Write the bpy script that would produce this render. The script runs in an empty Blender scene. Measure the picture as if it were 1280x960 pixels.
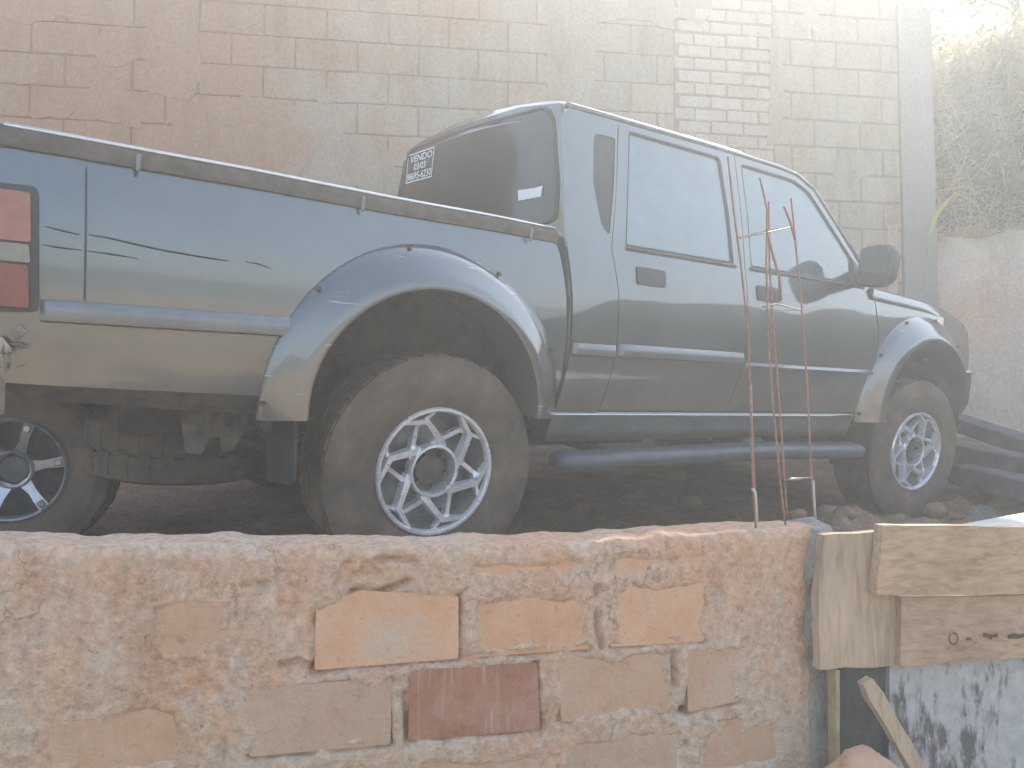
import bpy, bmesh, math, random
import numpy as np
from mathutils import Vector, Matrix, noise
from mathutils.geometry import delaunay_2d_cdt

random.seed(7)
R = math.radians
scene = bpy.context.scene
COL = scene.collection

# ------------------------------------------------------------------ camera
FPX = 967.0                                   # focal length in pixels of a 1280 wide picture
PITCH = math.atan(45 / 967.0)
CAMZ = 0.565
cd = bpy.data.cameras.new('Camera')
cam = bpy.data.objects.new('Camera', cd); COL.objects.link(cam)
cd.sensor_fit = 'HORIZONTAL'; cd.angle = 2 * math.atan(640 / FPX)
cam.location = (0, 0, CAMZ); cam.rotation_euler = (math.pi / 2 + PITCH, 0, 0)
cd.clip_start = 0.02; cd.clip_end = 1000
scene.camera = cam

# ------------------------------------------------------------------ light
SUN_EL, SUN_AZ = R(37.5), R(27.0)             # azimuth clockwise from +Y
w = bpy.data.worlds.new('World'); scene.world = w; w.use_nodes = True
nt = w.node_tree; nt.nodes.clear()
sky = nt.nodes.new('ShaderNodeTexSky'); sky.sky_type = 'NISHITA'; sky.sun_disc = False
sky.sun_elevation = SUN_EL; sky.sun_rotation = SUN_AZ
sky.dust_density = 1.5; sky.air_density = 1.1; sky.ozone_density = 1.2
bg = nt.nodes.new('ShaderNodeBackground'); bg.inputs[1].default_value = 0.14
wo = nt.nodes.new('ShaderNodeOutputWorld')
nt.links.new(sky.outputs[0], bg.inputs[0]); nt.links.new(bg.outputs[0], wo.inputs[0])
sd = bpy.data.lights.new('Sun', 'SUN'); sd.energy = 4.5; sd.angle = R(0.5); sd.color = (1, .95, .87)
sun = bpy.data.objects.new('Sun', sd); COL.objects.link(sun)
sdir = Vector((math.sin(SUN_AZ) * math.cos(SUN_EL), math.cos(SUN_AZ) * math.cos(SUN_EL), math.sin(SUN_EL)))
sun.rotation_euler = sdir.to_track_quat('Z', 'Y').to_euler()
sun.location = sdir * 30
vs = scene.view_settings
vs.view_transform = 'Standard'; vs.look = 'None'; vs.gamma = 1; vs.exposure = 1.5
vs.use_curve_mapping = False
GLARE_DENSITY, GLARE_G = 0.026, 0.47
scene.cycles.use_denoising = True
scene.cycles.max_bounces = 8; scene.cycles.volume_bounces = 1

# ------------------------------------------------------------------ helpers
def ray(x, y):
    u = (x - 640) / FPX; v = (480 - y) / FPX
    return Vector((u, math.cos(PITCH) - v * math.sin(PITCH), math.sin(PITCH) + v * math.cos(PITCH)))
def on_plane(x, y, a, b=0.0):
    """point of the vertical plane Y = a + b X seen at a pixel"""
    d = ray(x, y); t = a / (d.y - b * d.x)
    return Vector((0, 0, CAMZ)) + d * t

def mesh(name, verts, faces, m=None, parent=None, smooth=False):
    me = bpy.data.meshes.new(name)
    me.from_pydata([tuple(v) for v in verts], [], [tuple(f) for f in faces])
    if smooth:
        me.polygons.foreach_set('use_smooth', [True] * len(me.polygons))
    me.update()
    o = bpy.data.objects.new(name, me); COL.objects.link(o)
    if m is not None: me.materials.append(m)
    if parent is not None: o.parent = parent
    return o
def from_bm(name, bm, m=None, parent=None, smooth=False):
    me = bpy.data.meshes.new(name); bm.to_mesh(me); bm.free()
    if smooth: me.polygons.foreach_set('use_smooth', [True] * len(me.polygons))
    o = bpy.data.objects.new(name, me); COL.objects.link(o)
    if m is not None: me.materials.append(m)
    if parent is not None: o.parent = parent
    return o
def thing(name, label, cat, loc=(0, 0, 0), group=None):
    o = bpy.data.objects.new(name, None); COL.objects.link(o); o.location = loc
    o.empty_display_size = .1
    return tag(o, label, cat, group)
def tag(o, label, cat, group=None):
    o['label'] = label; o['category'] = cat
    if group: o['group'] = group
    return o
def structure(o): o['kind'] = 'structure'; return o

class MB:
    """collects simple solids into one mesh"""
    def __init__(s): s.v = []; s.f = []
    def add(s, v, f):
        k = len(s.v); s.v += [tuple(p) for p in v]; s.f += [tuple(i + k for i in q) for q in f]; return s
    def box(s, c, d, M=None):
        x, y, z = d[0] / 2, d[1] / 2, d[2] / 2
        v = [Vector((a, b, e)) for a in (-x, x) for b in (-y, y) for e in (-z, z)]
        if M is not None: v = [M @ p for p in v]
        v = [p + Vector(c) for p in v]
        return s.add(v, [(0, 1, 3, 2), (4, 6, 7, 5), (0, 4, 5, 1), (2, 3, 7, 6), (0, 2, 6, 4), (1, 5, 7, 3)])
    def cbox(s, c, d, b=.004, M=None):
        """box with chamfered edges"""
        x, y, z = d[0] / 2, d[1] / 2, d[2] / 2; b = min(b, x * .9, y * .9, z * .9)
        bm = bmesh.new(); bmesh.ops.create_cube(bm, size=1)
        for q in bm.verts: q.co = Vector((q.co.x * 2 * x, q.co.y * 2 * y, q.co.z * 2 * z))
        bmesh.ops.bevel(bm, geom=bm.edges[:], offset=b, segments=1, affect='EDGES')
        bm.verts.index_update()
        v = [(M @ q.co if M is not None else q.co.copy()) + Vector(c) for q in bm.verts]
        f = [[q.index for q in p.verts] for p in bm.faces]; bm.free()
        return s.add(v, f)
    def tube(s, pts, r, n=8, cap=True):
        pts = [Vector(p) for p in pts]; rr = r if isinstance(r, (list, tuple)) else [r] * len(pts)
        v = []; f = []
        up = None
        for i, p in enumerate(pts):
            t = (pts[min(i + 1, len(pts) - 1)] - pts[max(i - 1, 0)]).normalized()
            if up is None: up = t.orthogonal().normalized()
            up = (up - t * up.dot(t)); up = up.normalized() if up.length > 1e-6 else t.orthogonal().normalized()
            b = t.cross(up)
            for k in range(n):
                a = 2 * math.pi * k / n; v.append(p + (up * math.cos(a) + b * math.sin(a)) * rr[i])
        for i in range(len(pts) - 1):
            for k in range(n):
                f.append((i * n + k, i * n + (k + 1) % n, (i + 1) * n + (k + 1) % n, (i + 1) * n + k))
        if cap: f.append(tuple(reversed(range(n)))); f.append(tuple(range((len(pts) - 1) * n, len(pts) * n)))
        return s.add(v, f)
    def lathe_y(s, prof, n=48, c=(0, 0, 0), close=False):
        """profile (r, y) turned about the Y axis"""
        v = []; f = []; m = len(prof)
        for k in range(n):
            a = 2 * math.pi * k / n
            for r, y in prof: v.append((c[0] + r * math.cos(a), c[1] + y, c[2] + r * math.sin(a)))
        for k in range(n):
            k2 = (k + 1) % n
            for i in range(m - 1 + (1 if close else 0)):
                j = (i + 1) % m
                f.append((k * m + i, k * m + j, k2 * m + j, k2 * m + i))
        return s.add(v, f)
    def prism(s, poly, fn0, fn1):
        """polygon of 2-D points mapped by fn0 / fn1 to the two caps"""
        n = len(poly); v = [fn0(*p) for p in poly] + [fn1(*p) for p in poly]
        f = [tuple(range(n)), tuple(reversed(range(n, 2 * n)))]
        f += [(i, n + i, n + (i + 1) % n, (i + 1) % n) for i in range(n)]
        return s.add(v, f)
    def build(s, name, m=None, parent=None, smooth=False):
        o = mesh(name, s.v, s.f, m, parent, smooth)
        bm = bmesh.new(); bm.from_mesh(o.data); bmesh.ops.recalc_face_normals(bm, faces=bm.faces); bm.to_mesh(o.data); bm.free()
        return o

def smooth_angle(o, deg=35):
    me = o.data
    me.polygons.foreach_set('use_smooth', [True] * len(me.polygons))
    bm = bmesh.new(); bm.from_mesh(me)
    for e in bm.edges:
        if len(e.link_faces) == 2 and e.calc_face_angle(0) > R(deg): e.smooth = False
    bm.to_mesh(me); bm.free(); return o

def inside(p, poly):
    c = False; n = len(poly); j = n - 1
    for i in range(n):
        a, b = poly[i], poly[j]
        if (a[1] > p[1]) != (b[1] > p[1]) and p[0] < (b[0] - a[0]) * (p[1] - a[1]) / (b[1] - a[1]) + a[0]: c = not c
        j = i
    return c
def seg_dist(p, a, b):
    ax, ay = b[0] - a[0], b[1] - a[1]; l = ax * ax + ay * ay
    t = 0 if l == 0 else max(0, min(1, ((p[0] - a[0]) * ax + (p[1] - a[1]) * ay) / l))
    return math.hypot(p[0] - a[0] - ax * t, p[1] - a[1] - ay * t)
def poly_dist(p, poly):
    return min(seg_dist(p, poly[i], poly[i - 1]) for i in range(len(poly)))
def densify(poly, step):
    out = []
    for i in range(len(poly)):
        a = poly[i]; b = poly[(i + 1) % len(poly)]
        n = max(1, int(math.hypot(b[0] - a[0], b[1] - a[1]) / step + .5))
        for k in range(n): out.append((a[0] + (b[0] - a[0]) * k / n, a[1] + (b[1] - a[1]) * k / n))
    return out
def round_poly(poly, r, seg=4):
    """round the corners of a polygon"""
    out = []; n = len(poly)
    for i in range(n):
        p = Vector(poly[i]); a = Vector(poly[i - 1]); b = Vector(poly[(i + 1) % n])
        rr = r[i] if isinstance(r, (list, tuple)) else r
        da, db = (a - p), (b - p); d = min(rr, da.length * .45, db.length * .45)
        if d < 1e-5: out.append(tuple(p)); continue
        s, e = p + da.normalized() * d, p + db.normalized() * d
        for k in range(seg + 1):
            t = k / seg; out.append(tuple(s * (1 - t) ** 2 + p * 2 * t * (1 - t) + e * t * t))
    return out
def sheet(name, outline, fn, holes=(), step=.05, thick=None, m=None, parent=None, inner=None):
    """fine triangle sheet filling a 2-D outline, mapped to 3-D by fn(a, b); thick = vector offset of the back face"""
    o2 = densify(outline, step); hs = [densify(h, step) for h in holes]
    V = [Vector(p) for p in o2]; Ed = [(i, (i + 1) % len(o2)) for i in range(len(o2))]
    loops = [list(range(len(o2)))]
    for h in hs:
        k = len(V); V += [Vector(p) for p in h]; Ed += [(k + i, k + (i + 1) % len(h)) for i in range(len(h))]
        loops.append(list(range(k, k + len(h))))
    xs = [p[0] for p in o2]; ys = [p[1] for p in o2]
    nx = int((max(xs) - min(xs)) / step); ny = int((max(ys) - min(ys)) / step)
    for i in range(1, nx + 1):
        for j in range(1, ny + 1):
            p = (min(xs) + (i - .5 + .25 * (j % 2)) * (max(xs) - min(xs)) / max(nx, 1), min(ys) + (j - .5) * (max(ys) - min(ys)) / max(ny, 1))
            if inside(p, o2) and not any(inside(p, h) for h in hs) and poly_dist(p, o2) > step * .45 and all(poly_dist(p, h) > step * .45 for h in hs):
                V.append(Vector(p))
    vo, eo, fo, ov, oe, of = delaunay_2d_cdt(V, Ed, [], 0, 1e-5)
    tri = []
    for t in fo:
        if abs((vo[t[1]] - vo[t[0]]).cross(vo[t[2]] - vo[t[0]])) < step * step * .004: continue
        c = ((vo[t[0]].x + vo[t[1]].x + vo[t[2]].x) / 3, (vo[t[0]].y + vo[t[1]].y + vo[t[2]].y) / 3)
        if inside(c, o2) and not any(inside(c, h) for h in hs): tri.append(tuple(t))
    P = [Vector(fn(v.x, v.y)) for v in vo]
    # orient away from the thickness vector
    if thick is not None and tri:
        s = sum(((P[t[1]] - P[t[0]]).cross(P[t[2]] - P[t[0]])).dot(Vector(thick)) for t in tri)
        if s > 0: tri = [t[::-1] for t in tri]
    verts = list(P); faces = list(tri)
    if thick is not None:
        off = Vector(thick); k = len(verts); verts += [p + off for p in P]
        faces += [tuple(i + k for i in t[::-1]) for t in tri]
        cnt = {}
        for t in tri:
            for a, b in ((t[0], t[1]), (t[1], t[2]), (t[2], t[0])):
                cnt[(a, b)] = 1
        for (a, b) in list(cnt):
            if (b, a) not in cnt:
                q = len(verts); verts += [P[a], P[b], P[b] + off, P[a] + off]; faces.append((q + 1, q, q + 3, q + 2))
    return mesh(name, verts, faces, m, parent, True)

def N3(p, s=1.0, o=0.0): return noise.noise(Vector(p) * s + Vector((o, o * 1.7, o * .3)))
def fbm(p, s=1.0, oct=4, o=0.0):
    v = 0; a = 1; f = s
    for k in range(oct): v += a * noise.noise(Vector(p) * f + Vector((o + k * 7.1, o, k * 3.3))); a *= .5; f *= 2.03
    return v

# ------------------------------------------------------------------ materials
MATS = {}
def new_mat(name):
    m = bpy.data.materials.new(name); m.use_nodes = True
    return m, m.node_tree, m.node_tree.nodes['Principled BSDF']
def ND(nt, t, **kw):
    n = nt.nodes.new(t)
    for k, v in kw.items(): setattr(n, k, v)
    return n
def noise_node(nt, scale, detail=5, rough=.6, stretch=None, coord='Object', dist=0):
    tc = ND(nt, 'ShaderNodeTexCoord'); n = ND(nt, 'ShaderNodeTexNoise')
    n.inputs['Scale'].default_value = scale; n.inputs['Detail'].default_value = detail; n.inputs['Roughness'].default_value = rough
    n.inputs['Distortion'].default_value = dist
    mp = ND(nt, 'ShaderNodeMapping')
    if stretch: mp.inputs['Scale'].default_value = stretch
    nt.links.new(tc.outputs[coord], mp.inputs[0]); nt.links.new(mp.outputs[0], n.inputs['Vector'])
    return n
def ramp(nt, src, stops):
    r = ND(nt, 'ShaderNodeValToRGB'); e = r.color_ramp.elements
    while len(e) < len(stops): e.new(.5)
    for k, (p, c) in enumerate(stops):
        e[k].position = p; e[k].color = (*c, 1) if len(c) == 3 else c
    nt.links.new(src, r.inputs[0]); return r
def mix(nt, fac, a, b):
    x = ND(nt, 'ShaderNodeMix', data_type='RGBA')
    if isinstance(fac, float): x.inputs[0].default_value = fac
    else: nt.links.new(fac, x.inputs[0])
    for s, v in ((6, a), (7, b)):
        if isinstance(v, tuple): x.inputs[s].default_value = (*v, 1)
        else: nt.links.new(v, x.inputs[s])
    return x.outputs[2]
def bump(nt, bsdf, src, strength=.3, dist=.01):
    b = ND(nt, 'ShaderNodeBump'); b.inputs['Strength'].default_value = strength; b.inputs['Distance'].default_value = dist
    nt.links.new(src, b.inputs['Height']); nt.links.new(b.outputs[0], bsdf.inputs['Normal']); return b
def G(v): return (v, v, v)

def rough_mat(name, c0, c1, c2=None, scale=6, fine=60, rough=.9, bstr=.4, bdist=.006, stretch=None, coord='Object', per_object=0.0):
    """two noises: broad tone patches + fine grain with bump"""
    m, nt, b = new_mat(name)
    n1 = noise_node(nt, scale, 6, .62, stretch, coord); n2 = noise_node(nt, fine, 4, .6, stretch, coord)
    r1 = ramp(nt, n1.outputs[0], [(.32, c0), (.52, c1), (.7, c2 or c1)])
    r2 = ramp(nt, n2.outputs[0], [(.3, G(.72)), (.7, G(1.12))])
    mul = ND(nt, 'ShaderNodeMix', data_type='RGBA', blend_type='MULTIPLY'); mul.inputs[0].default_value = 1
    nt.links.new(r1.outputs[0], mul.inputs[6]); nt.links.new(r2.outputs[0], mul.inputs[7])
    out = mul.outputs[2]
    if per_object:
        oi = ND(nt, 'ShaderNodeObjectInfo'); rr = ramp(nt, oi.outputs['Random'], [(0, G(1 - per_object)), (1, G(1 + per_object))])
        m2 = ND(nt, 'ShaderNodeMix', data_type='RGBA', blend_type='MULTIPLY'); m2.inputs[0].default_value = 1
        nt.links.new(out, m2.inputs[6]); nt.links.new(rr.outputs[0], m2.inputs[7]); out = m2.outputs[2]
    nt.links.new(out, b.inputs['Base Color']); b.inputs['Roughness'].default_value = rough
    b.inputs['Specular IOR Level'].default_value = .25
    ad = ND(nt, 'ShaderNodeMath', operation='ADD'); nt.links.new(n1.outputs[0], ad.inputs[0]); nt.links.new(n2.outputs[0], ad.inputs[1])
    bump(nt, b, ad.outputs[0], bstr, bdist)
    MATS[name] = m; return m

def paint_mat():
    m, nt, b = new_mat('car_paint')
    n = noise_node(nt, 3.2, 6, .6); n2 = noise_node(nt, 38, 5, .7)
    base = ramp(nt, n.outputs[0], [(.3, (.042, .060, .068)), (.6, (.058, .080, .087))])
    # road dust that settles low on the body
    tc = ND(nt, 'ShaderNodeTexCoord'); sp = ND(nt, 'ShaderNodeSeparateXYZ'); nt.links.new(tc.outputs['Object'], sp.inputs[0])
    mr = ND(nt, 'ShaderNodeMapRange'); mr.inputs[1].default_value = .95; mr.inputs[2].default_value = .5
    nt.links.new(sp.outputs[2], mr.inputs[0])
    mu = ND(nt, 'ShaderNodeMath', operation='MULTIPLY'); nt.links.new(mr.outputs[0], mu.inputs[0]); nt.links.new(n.outputs[0], mu.inputs[1])
    dust = mix(nt, mu.outputs[0], base.outputs[0], (.30, .25, .20))
    nt.links.new(dust, b.inputs['Base Color'])
    rr = ramp(nt, n2.outputs[0], [(.35, G(.30)), (.7, G(.42))]); nt.links.new(rr.outputs[0], b.inputs['Roughness'])
    b.inputs['Metallic'].default_value = .4
    b.inputs['Coat Weight'].default_value = 1; b.inputs['Coat Roughness'].default_value = .045; b.inputs['Coat IOR'].default_value = 2.0
    n3 = noise_node(nt, 1.7, 3, .5); bump(nt, b, n3.outputs[0], .25, .012)
    return m
def plain(name, c, rough=.5, metal=0.0, spec=.5, nscale=25, var=.25, coat=0, bstr=0.0):
    m, nt, b = new_mat(name)
    n = noise_node(nt, nscale, 5, .65)
    r = ramp(nt, n.outputs[0], [(.3, tuple(x * (1 - var) for x in c)), (.7, tuple(min(1, x * (1 + var)) for x in c))])
    nt.links.new(r.outputs[0], b.inputs['Base Color'])
    b.inputs['Roughness'].default_value = rough; b.inputs['Metallic'].default_value = metal; b.inputs['Specular IOR Level'].default_value = spec
    b.inputs['Coat Weight'].default_value = coat
    if bstr: bump(nt, b, n.outputs[0], bstr, .004)
    MATS[name] = m; return m

PAINT = paint_mat()
def flare_mat():
    m = PAINT.copy(); m.name = 'flare_paint'; nt = m.node_tree; b = nt.nodes['Principled BSDF']
    # pale scuffs along the lip
    n = noise_node(nt, 14, 3, .5, (.5, 1, 7), dist=.3); r = ramp(nt, n.outputs[0], [(.68, G(0)), (.74, G(.55))])
    old = b.inputs['Base Color'].links[0].from_socket
    nt.links.new(mix(nt, r.outputs[0], old, (.5, .5, .48)), b.inputs['Base Color'])
    return m
FLARE = flare_mat()
PLASTIC = plain('black_plastic', (.03, .031, .032), .5, 0, .5, 30, .3)
TRIM = plain('weathered_trim', (.105, .092, .08), .55, 0, .4, 18, .35)
SEAL = plain('window_seal', (.03, .032, .034), .45, 0, .4)
UNDER = plain('underbody', (.085, .07, .055), .85, 0, .2, 12, .5, bstr=.3)
RUSTY = plain('dusty_bracket', (.22, .18, .14), .8, 0, .2, 18, .4, bstr=.3)
RUBBER = plain('mudflap_rubber', (.035, .036, .037), .6, 0, .35, 14, .4)
CHROME = plain('chrome_strip', (.62, .64, .66), .22, 1.0, .5, 30, .1)
RUBLINE = plain('side_moulding', (.17, .18, .185), .3, .35, .5, 9, .15, .6)
WHITE = plain('white_sticker', (.85, .86, .86), .5, 0, .3, 40, .05)
def tyre_mat():
    m, nt, b = new_mat('tyre_rubber')
    n = noise_node(nt, 7, 6, .65); r = ramp(nt, n.outputs[0], [(.3, (.085, .07, .057)), (.55, (.15, .115, .085)), (.75, (.25, .175, .12))])
    nt.links.new(r.outputs[0], b.inputs['Base Color']); b.inputs['Roughness'].default_value = .85; b.inputs['Specular IOR Level'].default_value = .25
    n2 = noise_node(nt, 60, 4, .6); bump(nt, b, n2.outputs[0], .3, .003); return m
TYRE = tyre_mat()
def alloy_mat():
    m, nt, b = new_mat('alloy')
    n = noise_node(nt, 22, 5, .65); r = ramp(nt, n.outputs[0], [(.3, (.62, .63, .65)), (.55, (.88, .89, .9)), (.8, (.93, .93, .94))])
    nt.links.new(r.outputs[0], b.inputs['Base Color']); b.inputs['Metallic'].default_value = .6
    r2 = ramp(nt, n.outputs[0], [(.3, G(.42)), (.7, G(.24))]); nt.links.new(r2.outputs[0], b.inputs['Roughness']); return m
ALLOY = alloy_mat()
ALLOY_IN = plain('alloy_barrel', (.36, .37, .38), .4, .7, .5, 14, .3)
HUB = plain('hub_cap', (.16, .155, .145), .4, .7, .5, 25, .3)
GREYALLOY = plain('grey_alloy', (.42, .43, .45), .35, .8, .5, 20, .25)
DARKALLOY = plain('dark_alloy', (.10, .11, .115), .5, .5, .5, 20, .3)
def glass_mat(name, ior, col, rough=.03):
    m, nt, b = new_mat(name)
    n = noise_node(nt, 5, 5, .6); r = ramp(nt, n.outputs[0], [(.3, tuple(c * .8 for c in col)), (.7, tuple(c * 1.2 for c in col))])
    nt.links.new(r.outputs[0], b.inputs['Base Color'])
    b.inputs['Roughness'].default_value = rough; b.inputs['IOR'].default_value = ior; b.inputs['Specular IOR Level'].default_value = .5
    r2 = ramp(nt, n.outputs[0], [(.3, G(rough)), (.75, G(rough + .1))]); nt.links.new(r2.outputs[0], b.inputs['Roughness'])
    return m
GLASS = glass_mat('filmed_side_glass', 2.3, (.035, .10, .125))
REARGLASS = glass_mat('dark_rear_glass', 1.55, (.022, .026, .026))
def lens_mat(name, c):
    m, nt, b = new_mat(name)
    n = noise_node(nt, 40, 3, .5); r = ramp(nt, n.outputs[0], [(.3, tuple(x * .75 for x in c)), (.7, c)])
    nt.links.new(r.outputs[0], b.inputs['Base Color']); b.inputs['Roughness'].default_value = .3; b.inputs['Coat Weight'].default_value = .6
    return m
LENS_RED = lens_mat('red_lens', (.22, .045, .035)); LENS_ORANGE = lens_mat('amber_lens', (.33, .11, .06)); LENS_CLEAR = lens_mat('clear_lens', (.22, .21, .17))

# ------------------------------------------------------------------ terrain
TH, RO = R(33.9), R(8.5)                      # the truck's heading, and its lean on the sloping yard
H = Vector((math.cos(TH), math.sin(TH), 0)); L = Vector((-math.sin(TH), math.cos(TH), 0))
L = L * math.cos(RO) + Vector((0, 0, 1)) * math.sin(RO); U = H.cross(L)
O = Vector((-.25, 2.57, .393)) + .84 * L - .393 * U
def yard_plane(X, Y): return O.z - (U.x * (X - O.x) + U.y * (Y - O.y)) / U.z
def loc_xy(X, Y):
    d = Vector((X - O.x, Y - O.y, 0)); z = yard_plane(X, Y) - O.z; d.z = z
    return d.dot(H), d.dot(L)

SOIL = rough_mat('soil', (.22, .135, .09), (.33, .21, .14), (.40, .28, .20), 3.5, 40, .95, .8, .02)
EARTH = rough_mat('sunlit_earth', (.28, .20, .125), (.36, .265, .165), (.42, .32, .205), .6, 14, .95, .6, .02)
def reflection_hills():  # unseen ridge added to put a dark horizon band in the reflections
    v = []; f = []; n = 90
    for i in range(n + 1):
        a = R(100 + 340 * i / n)                    # all round behind the camera
        for rr, k in ((40, 0), (44, .7), (48, 1), (56, .9), (58, 0)):
            z = -.96 + k * (5.0 + 1.6 * fbm((math.cos(a) * 3, math.sin(a) * 3, rr * .02), 1.5, 4))
            v.append((rr * math.cos(a), rr * math.sin(a), z))
    for i in range(n):
        for k in range(4): f.append((i * 5 + k, i * 5 + k + 1, i * 5 + 6 + k, i * 5 + 5 + k))
    return structure(mesh('reflection_hills', v, f, rough_mat('reflection_slope', (.03, .038, .018), (.06, .065, .03), (.12, .10, .06), .35, 3, .95, .6, .1), None, True))
reflection_hills()
structure(mesh('ground', [(-60, -60, -.95), (60, -60, -.95), (60, 60, -.95), (-60, 60, -.95)], [(0, 1, 2, 3)], EARTH))

def yard_z(X, Y):
    lx, ly = loc_xy(X, Y)
    z = yard_plane(X, Y)
    z = min(z, .62 + .06 * (Y - 5))
    if X > 2.6: z += max(0, min(.30, (X - 2.6) * .28)) * max(0, min(1, (Y - 3.0) / 1.2))
    b = fbm((X, Y, 0), 1.6, 4, 3.0)
    lump = fbm((X, Y, .4), 5.5, 4, 9.0)
    # disturbed heap of spoil on the camera's side of the sill
    side = max(0, min(1, (-ly - .62) / .25))
    hx = math.exp(-((lx - 2.05) / .85) ** 2)
    hp = math.exp(-((lx - 3.75) / .45) ** 2)
    z += side * (.075 * hx + .12 * hp) * (1 + .7 * lump)
    under = 1 - .7 * max(0, 1 - abs(abs(ly) - .84) / .25) * max(0, 1 - min(abs(lx), abs(lx - 2.95)) / .45)
    z += under * (.03 * b + .038 * lump * (.35 + side)) + .010 * fbm((X, Y, 0), 22, 3)
    return z
def terrain(name, x0, x1, y0, y1, st, m):
    nx = int((x1 - x0) / st); ny = int((y1 - y0) / st)
    v = []; f = []
    for j in range(ny + 1):
        for i in range(nx + 1):
            X = x0 + (x1 - x0) * i / nx; Y = y0 + (y1 - y0) * j / ny; v.append((X, Y, yard_z(X, Y)))
    for j in range(ny):
        for i in range(nx):
            k = j * (nx + 1) + i; f.append((k, k + 1, k + nx + 2, k + nx + 1))
    # skirt down to the lower ground
    ring = [i for i in range(nx + 1)] + [j * (nx + 1) + nx for j in range(1, ny + 1)] + [ny * (nx + 1) + i for i in range(nx - 1, -1, -1)] + [j * (nx + 1) for j in range(ny - 1, 0, -1)]
    k0 = len(v)
    for r in ring: v.append((v[r][0], v[r][1], -1.0))
    n = len(ring)
    for q in range(n): f.append((ring[q], k0 + q, k0 + (q + 1) % n, ring[(q + 1) % n]))
    return mesh(name, v, f, m, None, True)

# front wall frame: the wall's face is Y = 1.65 + .25 X
FW_A, FW_B = 1.65, .25
fu = Vector((1, FW_B, 0)).normalized(); fn_ = Vector((FW_B, -1, 0)).normalized()     # along the wall, out of its face
FO = Vector((0, FW_A, 0))
def fw_uz(px, py):
    p = on_plane(px, py, FW_A, FW_B); return ((p - FO).dot(fu), p.z)
def fw_pt(u, z, n=0.0): return FO + fu * u + fn_ * n + Vector((0, 0, z))

yard = structure(terrain('yard', -6.5, 7.0, 1.95, 8.6, .04, SOIL))
# pull the yard's front edge to the retaining wall
for vtx in yard.data.vertices:
    lim = FW_A + FW_B * vtx.co.x + .12
    if vtx.co.y < 2.9:
        t = (vtx.co.y - 1.95) / .95
        vtx.co.y = (1 - t) * max(lim, .2) + t * 2.9 if lim < 2.8 else vtx.co.y

# ------------------------------------------------------------------ back block wall
BW_A, BW_B = 5.9, .14
bu = Vector((1, BW_B, 0)).normalized(); bn = Vector((BW_B, -1, 0)).normalized()
BO = Vector((0, BW_A, 0))
def bw_uz(px, py):
    p = on_plane(px, py, BW_A, BW_B); return ((p - BO).dot(bu), p.z)
def bw_pt(u, z, n=0.0): return BO + bu * u + bn * n + Vector((0, 0, z))

def wall_mat(name, stain):
    """masonry with wall-wide stains in world position; stain = (colour, amount)"""
    m, nt, b = new_mat(name)
    geo = ND(nt, 'ShaderNodeNewGeometry')
    def nz(s, d=6, r=.62, st=(1, 1, 1)):
        n = ND(nt, 'ShaderNodeTexNoise'); n.inputs['Scale'].default_value = s; n.inputs['Detail'].default_value = d; n.inputs['Roughness'].default_value = r
        mp = ND(nt, 'ShaderNodeMapping'); mp.inputs['Scale'].default_value = st
        nt.links.new(geo.outputs['Position'], mp.inputs[0]); nt.links.new(mp.outputs[0], n.inputs['Vector']); return n
    return m, nt, b, geo, nz
def block_mat(name, ca, cb, stain, lo=.42, hi=.62, rnd=.12):
    m, nt, b, geo, nz = wall_mat(name, stain)
    oi = ND(nt, 'ShaderNodeObjectInfo')
    base = ramp(nt, oi.outputs['Random'], [(0, ca), (.5, tuple((x + y) / 2 for x, y in zip(ca, cb))), (1, cb)])
    n1 = nz(.8); n2 = nz(45, 5, .65); n3 = nz(2.2, 6, .7, (1.6, 1.6, .45))
    # red soil wash, stronger towards the left end of the wall
    sp = ND(nt, 'ShaderNodeSeparateXYZ'); nt.links.new(geo.outputs['Position'], sp.inputs[0])
    mr = ND(nt, 'ShaderNodeMapRange'); mr.inputs[1].default_value = .3; mr.inputs[2].default_value = -2.4; mr.inputs[3].default_value = -.1; mr.inputs[4].default_value = .22
    nt.links.new(sp.outputs[0], mr.inputs[0])
    a = ND(nt, 'ShaderNodeMath', operation='ADD'); nt.links.new(n1.outputs[0], a.inputs[0]); nt.links.new(mr.outputs[0], a.inputs[1])
    st = ramp(nt, a.outputs[0], [(lo, G(0)), (hi, G(.75))])
    c = mix(nt, st.outputs[0], base.outputs[0], stain)
    st2 = ramp(nt, n3.outputs[0], [(.5, G(0)), (.68, G(.4))])
    c = mix(nt, st2.outputs[0], c, tuple(x * .62 for x in stain))
    fr = ramp(nt, n2.outputs[0], [(.3, G(.8)), (.7, G(1.1))])
    mul = ND(nt, 'ShaderNodeMix', data_type='RGBA', blend_type='MULTIPLY'); mul.inputs[0].default_value = 1
    nt.links.new(c, mul.inputs[6]); nt.links.new(fr.outputs[0], mul.inputs[7])
    nt.links.new(mul.outputs[2], b.inputs['Base Color']); b.inputs['Roughness'].default_value = .92; b.inputs['Specular IOR Level'].default_value = .2
    bump(nt, b, n2.outputs[0], .5, .006)
    return m
BLOCK = block_mat('block_concrete', (.38, .31, .235), (.45, .36, .265), (.42, .21, .105))
JOINT = block_mat('block_mortar', (.32, .265, .20), (.32, .265, .20), (.34, .175, .09))
RENDERED = block_mat('smeared_mortar', (.41, .335, .255), (.42, .345, .265), (.42, .215, .11))
REDBRICK = block_mat('small_red_brick', (.50, .39, .30), (.56, .46, .37), (.48, .35, .26))
COLUMN = block_mat('column_concrete', (.30, .275, .24), (.31, .285, .25), (.28, .22, .175))

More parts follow.
